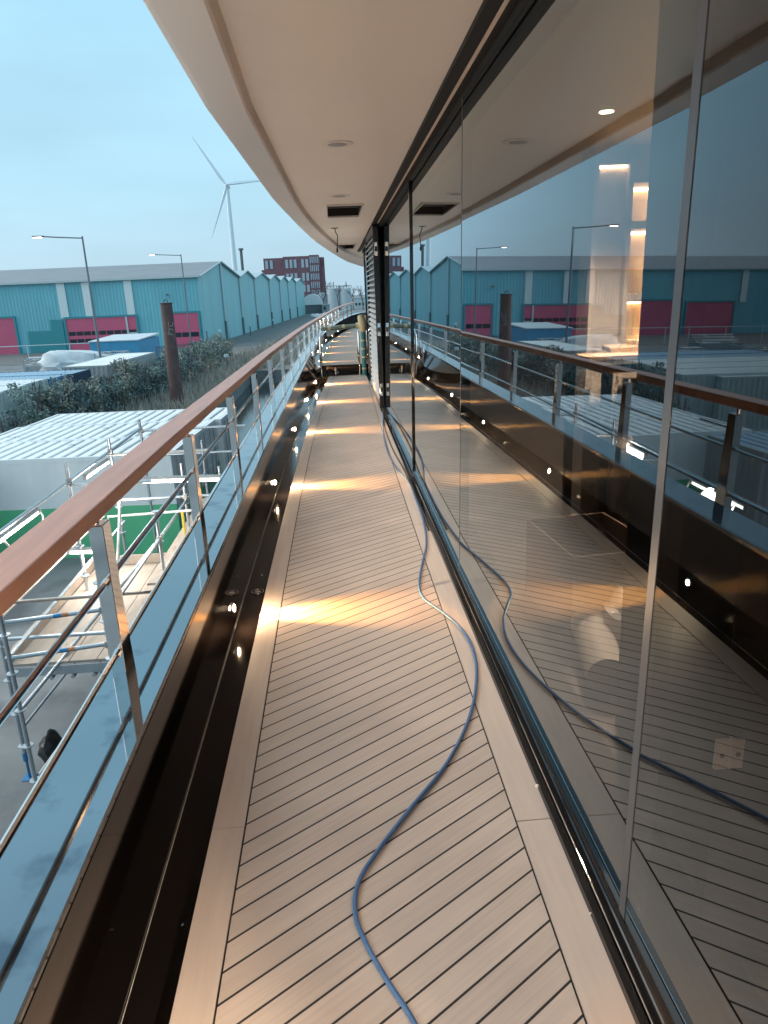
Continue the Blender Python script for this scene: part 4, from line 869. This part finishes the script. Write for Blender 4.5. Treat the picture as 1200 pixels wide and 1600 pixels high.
for _ in range(15000):
    x, y = in_strip(); h = rnd.uniform(.3, 1.0)*(1.25 if rnd.random() < .25 else .8); a = rnd.uniform(0, 6.28); wd = .02+.0011*y/2
    dx, dy = math.cos(a)*wd, math.sin(a)*wd; lx, ly = rnd.uniform(-.35, .35)*h, rnd.uniform(-.35, .35)*h
    b.add([(x-dx, y-dy, G), (x+dx, y+dy, G), (x+lx*.5+dx*.6, y+ly*.5+dy*.6, G+h*.6), (x+lx, y+ly, G+h), (x+lx*.5-dx*.6, y+ly*.5-dy*.6, G+h*.6)], [(0, 1, 2, 3, 4)], int(rnd.random() < .45))
tag(b.build('dry_grass', ['dry_straw', 'dry_brown']), kind='stuff')

# ------------------------------------------------------------------ scaffold
scf = thing('scaffold', 'galvanised tube scaffold tower with plywood platform beside the hull', 'scaffold', (-3.8, 11, G))
XO, XI = -4.62, -3.25
SY = [9.45, 12.2, 14.6, 17.0]
def std(x, y, top, foot=True):
    b = MB(); b.tube([(x, y, G+.42), (x, y, top)], .03, 10); z = G+.55
    while z < top: b.tube([(x, y, z), (x, y, z+.012)], .075, 10); z += .55
    s = b.build('standard', 'galv', scf, smooth=True)
    b = MB(); b.tube([(x, y, G+.012), (x, y, G+.5)], .021, 8); b.tube([(x, y, G+.3), (x, y, G+.44)], .042, 10); b.bbox(x-.09, x+.09, y-.09, y+.09, G, G+.014, .003); b.build('base_jack', 'blue_steel', s)
def ledger(a, c, r=.029, m_='galv', name='ledger', marks=False):
    b = MB(); b.tube([a, c], r, 10); p = b.build(name, m_, scf, smooth=True)
    if marks:
        a, c = Vector(a), Vector(c); d = (c-a)
        b = MB(); b.tube([a+d*.50, a+d*.58], r+.001, 10); b.build('blue_band', 'blue_steel', p)
        b = MB(); b.tube([a+d*.58, a+d*.64], r+.001, 10); b.build('orange_band', 'orange_mark', p)
std(-4.95, 9.6, -2.3); std(-4.45, 8.75, -2.05); std(XI, 9.0, -1.9)
for y, tp in zip(SY[1:], (-.95, -1.0, -1.03)): std(XO, y, tp)
std(XI, 12.2, -1.9); std(XI, 14.6, -1.6); std(XI, 17.0, -1.6)
ledger((-4.5, 8.75, -2.28), (-3.2, 9.0, -2.28), marks=True); ledger((-4.5, 8.75, -2.78), (-3.2, 9.0, -2.78), marks=True)
ledger((-4.95, 9.6, -2.9), (XI, 9.6, -2.9)); ledger((-4.95, 9.6, -2.62), (-4.95, 14.6, -2.62), m_='galv_old')
ledger((-4.45, 8.8, -2.76), (-4.55, 14.6, -2.76)); ledger((-4.45, 8.75, -3.55), (XI-.1, 12.2, -2.5)); ledger((-4.4, 8.8, -4.6), (XI-.1, 12.0, -3.6), m_='galv_old')
ledger((-4.95, 9.6, -2.35), (XI, 12.0, -3.3), .028, 'galv_old', 'brace'); ledger((-4.95, 9.7, -4.4), (-4.7, 14.6, -4.4), .022); ledger((XI, 9.0, -1.98), (XI, 17, -1.98)); ledger((XI, 9, -2.4), (XI, 17, -2.4))
ledger((XO, 8.6, -1.30), (XO, 17.1, -1.25), marks=False); ledger((XO, 8.6, -1.9), (XO, 17.1, -1.9), m_='galv_old')
ledger((XO, 12.2, -1.35), (XI, 12.2, -1.35)); ledger((XO, 14.6, -2.3), (XI+.3, 14.6, -2.3)); ledger((XO, 14.6, -1.35), (XI+.6, 14.6, -1.35), m_='galv_old'); ledger((XO, 17, -1.3), (-2.2, 17, -1.3)); ledger((XO, 17, -1.9), (-2.2, 17, -1.9))
ledger((XI, 9, -3.2), (-4.5, 14.6, -1.9), .028, 'galv_old', 'brace'); ledger((-4.45, 8.8, -2.1), (-4.45, 8.8-6, -2.1))
ledger((-2.5, 9, -2.35), (-2.5, 17, -2.35)); std(-2.5, 14.6, -1.7); std(-2.5, 17, -1.3); ledger((-2.5, 14.6, -2.3), (XI, 14.6, -2.3))
for k in range(4):
    b = MB(); b.bbox(-4.82+.39*k, -4.82+.39*k+.38, 9.55, 13.4, -3.32, -3.28, .004); b.build('platform_board', 'ply_deck', scf)
for k in range(3):
    b = MB(); b.bbox(-3.4+.39*k, -3.4+.39*k+.38, 11.6, 16.9, -3.02, -2.98, .004); b.build('platform_board', 'ply_deck', scf)
b = MB(); b.bbox(-4.88, -4.84, 9.6, 13.4, -3.28, -3.1, .003); b.bbox(-4.8, -3.3, 13.42, 13.46, -3.28, -3.1, .003); b.build('toe_board', 'ply_deck', scf)
for y in (9.5, 13.4):
    b = MB(); b.box(-4.85, -3.25, y, y+.04, -3.46, -3.325); b.build('platform_beam', 'galv', scf)
for k in range(5): b = MB(); b.tube([(-4.6+.3*k, 9.48, -3.5), (-4.6+.3*k, 9.6, -3.5)], .03, 6); b.build('platform_hook', 'galv', scf)
rnd = random.Random(3)
for x, y, z in [(XO, y, -1.28) for y in SY[1:]]+[(XI, 9, -2.28), (XI, 9, -2.78), (XI, 12.2, -2.4), (XI, 14.6, -2.3), (-2.5, 14.6, -2.33)]:
    b = MB(); b.bbox(x-.045, x+.045, y-.045, y+.045, z-.05, z+.05, .012)
    for k in range(5): q = Vector((x+rnd.uniform(-.06, .06), y+rnd.uniform(-.06, .06), z+rnd.uniform(-.08, .08))); b.tube([(x, y, z), q], .018, 6)
    b.build('coupler', 'galv_old', scf)
# tube lamps tied to the scaffold
def tube_lamp(a, c, lab):
    a, c = Vector(a), Vector(c); o = thing('tube_lamp', lab, 'tube lamp', (a+c)/2, 'tube lamps on the scaffold')
    b = MB(); d = (c-a).normalized(); b.tube([a, c], .03, 10); b.build('glass_tube', 'tube_glow', o, smooth=True)
    b = MB(); up = Vector((0, 0, .045)); b.tube([a+up-d*.03, c+up+d*.03], .045, 4); b.tube([a-d*.05, a], .036, 8); b.tube([c, c+d*.05], .036, 8); b.build('housing', 'galv_old', o)
    l = bpy.data.lights.new('tube_light', 'POINT'); l.energy = 40; l.color = (1, .93, .82); l.shadow_soft_size = .25; q = bpy.data.objects.new('tube_light', l); COL.objects.link(q); q.parent = o; q.location = (.0, 0, -.12)
tube_lamp((XO, 9.3, -1.40), (XO, 10.75, -1.40), 'glowing tube lamp at the lower left end of the scaffold rail')
tube_lamp((XO, 13.0, -1.42), (XO, 14.35, -1.44), 'glowing tube lamp in the middle of the scaffold rail')
tube_lamp((-3.45, 12.4, -1.40), (-2.05, 12.4, -1.44), 'bright long tube lamp level across the scaffold above the green cabin wall')
tube_lamp((-4.5, 13.6, -2.05), (-4.5, 14.7, -2.08), 'short glowing tube lamp below the handrail beside the near post')
tube_lamp((-4.8, 12.2, -2.55), (-4.1, 12.2, -2.57), 'small glowing tube lamp left of the near chrome post')
b = MB(); b.tube([(XO+.02, 10.8, -1.35), (XO+.02, 10.9, -1.5), (XO+.05, 10.7, -1.75), (XO+.05, 10.2, -1.86), (XO+.03, 9.8, -1.72), (XO, 9.6, -1.45)], .014, 8); tag(b.build('extension_cord', 'white_plastic', smooth=True), 'white cord looping below the lower left tube lamp', 'cord')
# white guard frame, red ball, dark bin on the quay
o = thing('guard_frame', 'white tube guard frame with a yellow upright on the platform', 'guard frame', (-3.6, 13.6, -3))
b = MB(); b.tube([(-4.5, 13.5, -3.28), (-4.5, 13.5, -2.32), (-2.6, 13.5, -2.28)], .025, 8); b.build('frame', 'white_plastic', o, smooth=True)
b = MB(); b.tube([(-3.1, 13.5, -3.0), (-3.1, 13.5, -2.3)], .028, 8); b.build('yellow_upright', 'yellow_paint', o)
blob('red_float', 'red_paint', (-2.62, 13.3, -2.36), (.085, .085, .11), 'red ball hanging at the end of the white guard frame', 'float', 2)
blob('rubbish_sack', 'black_satin', (-4.72, 10.0, G+.2), (.21, .2, .27), 'black sack standing on the quay under the scaffold', 'sack', 8)
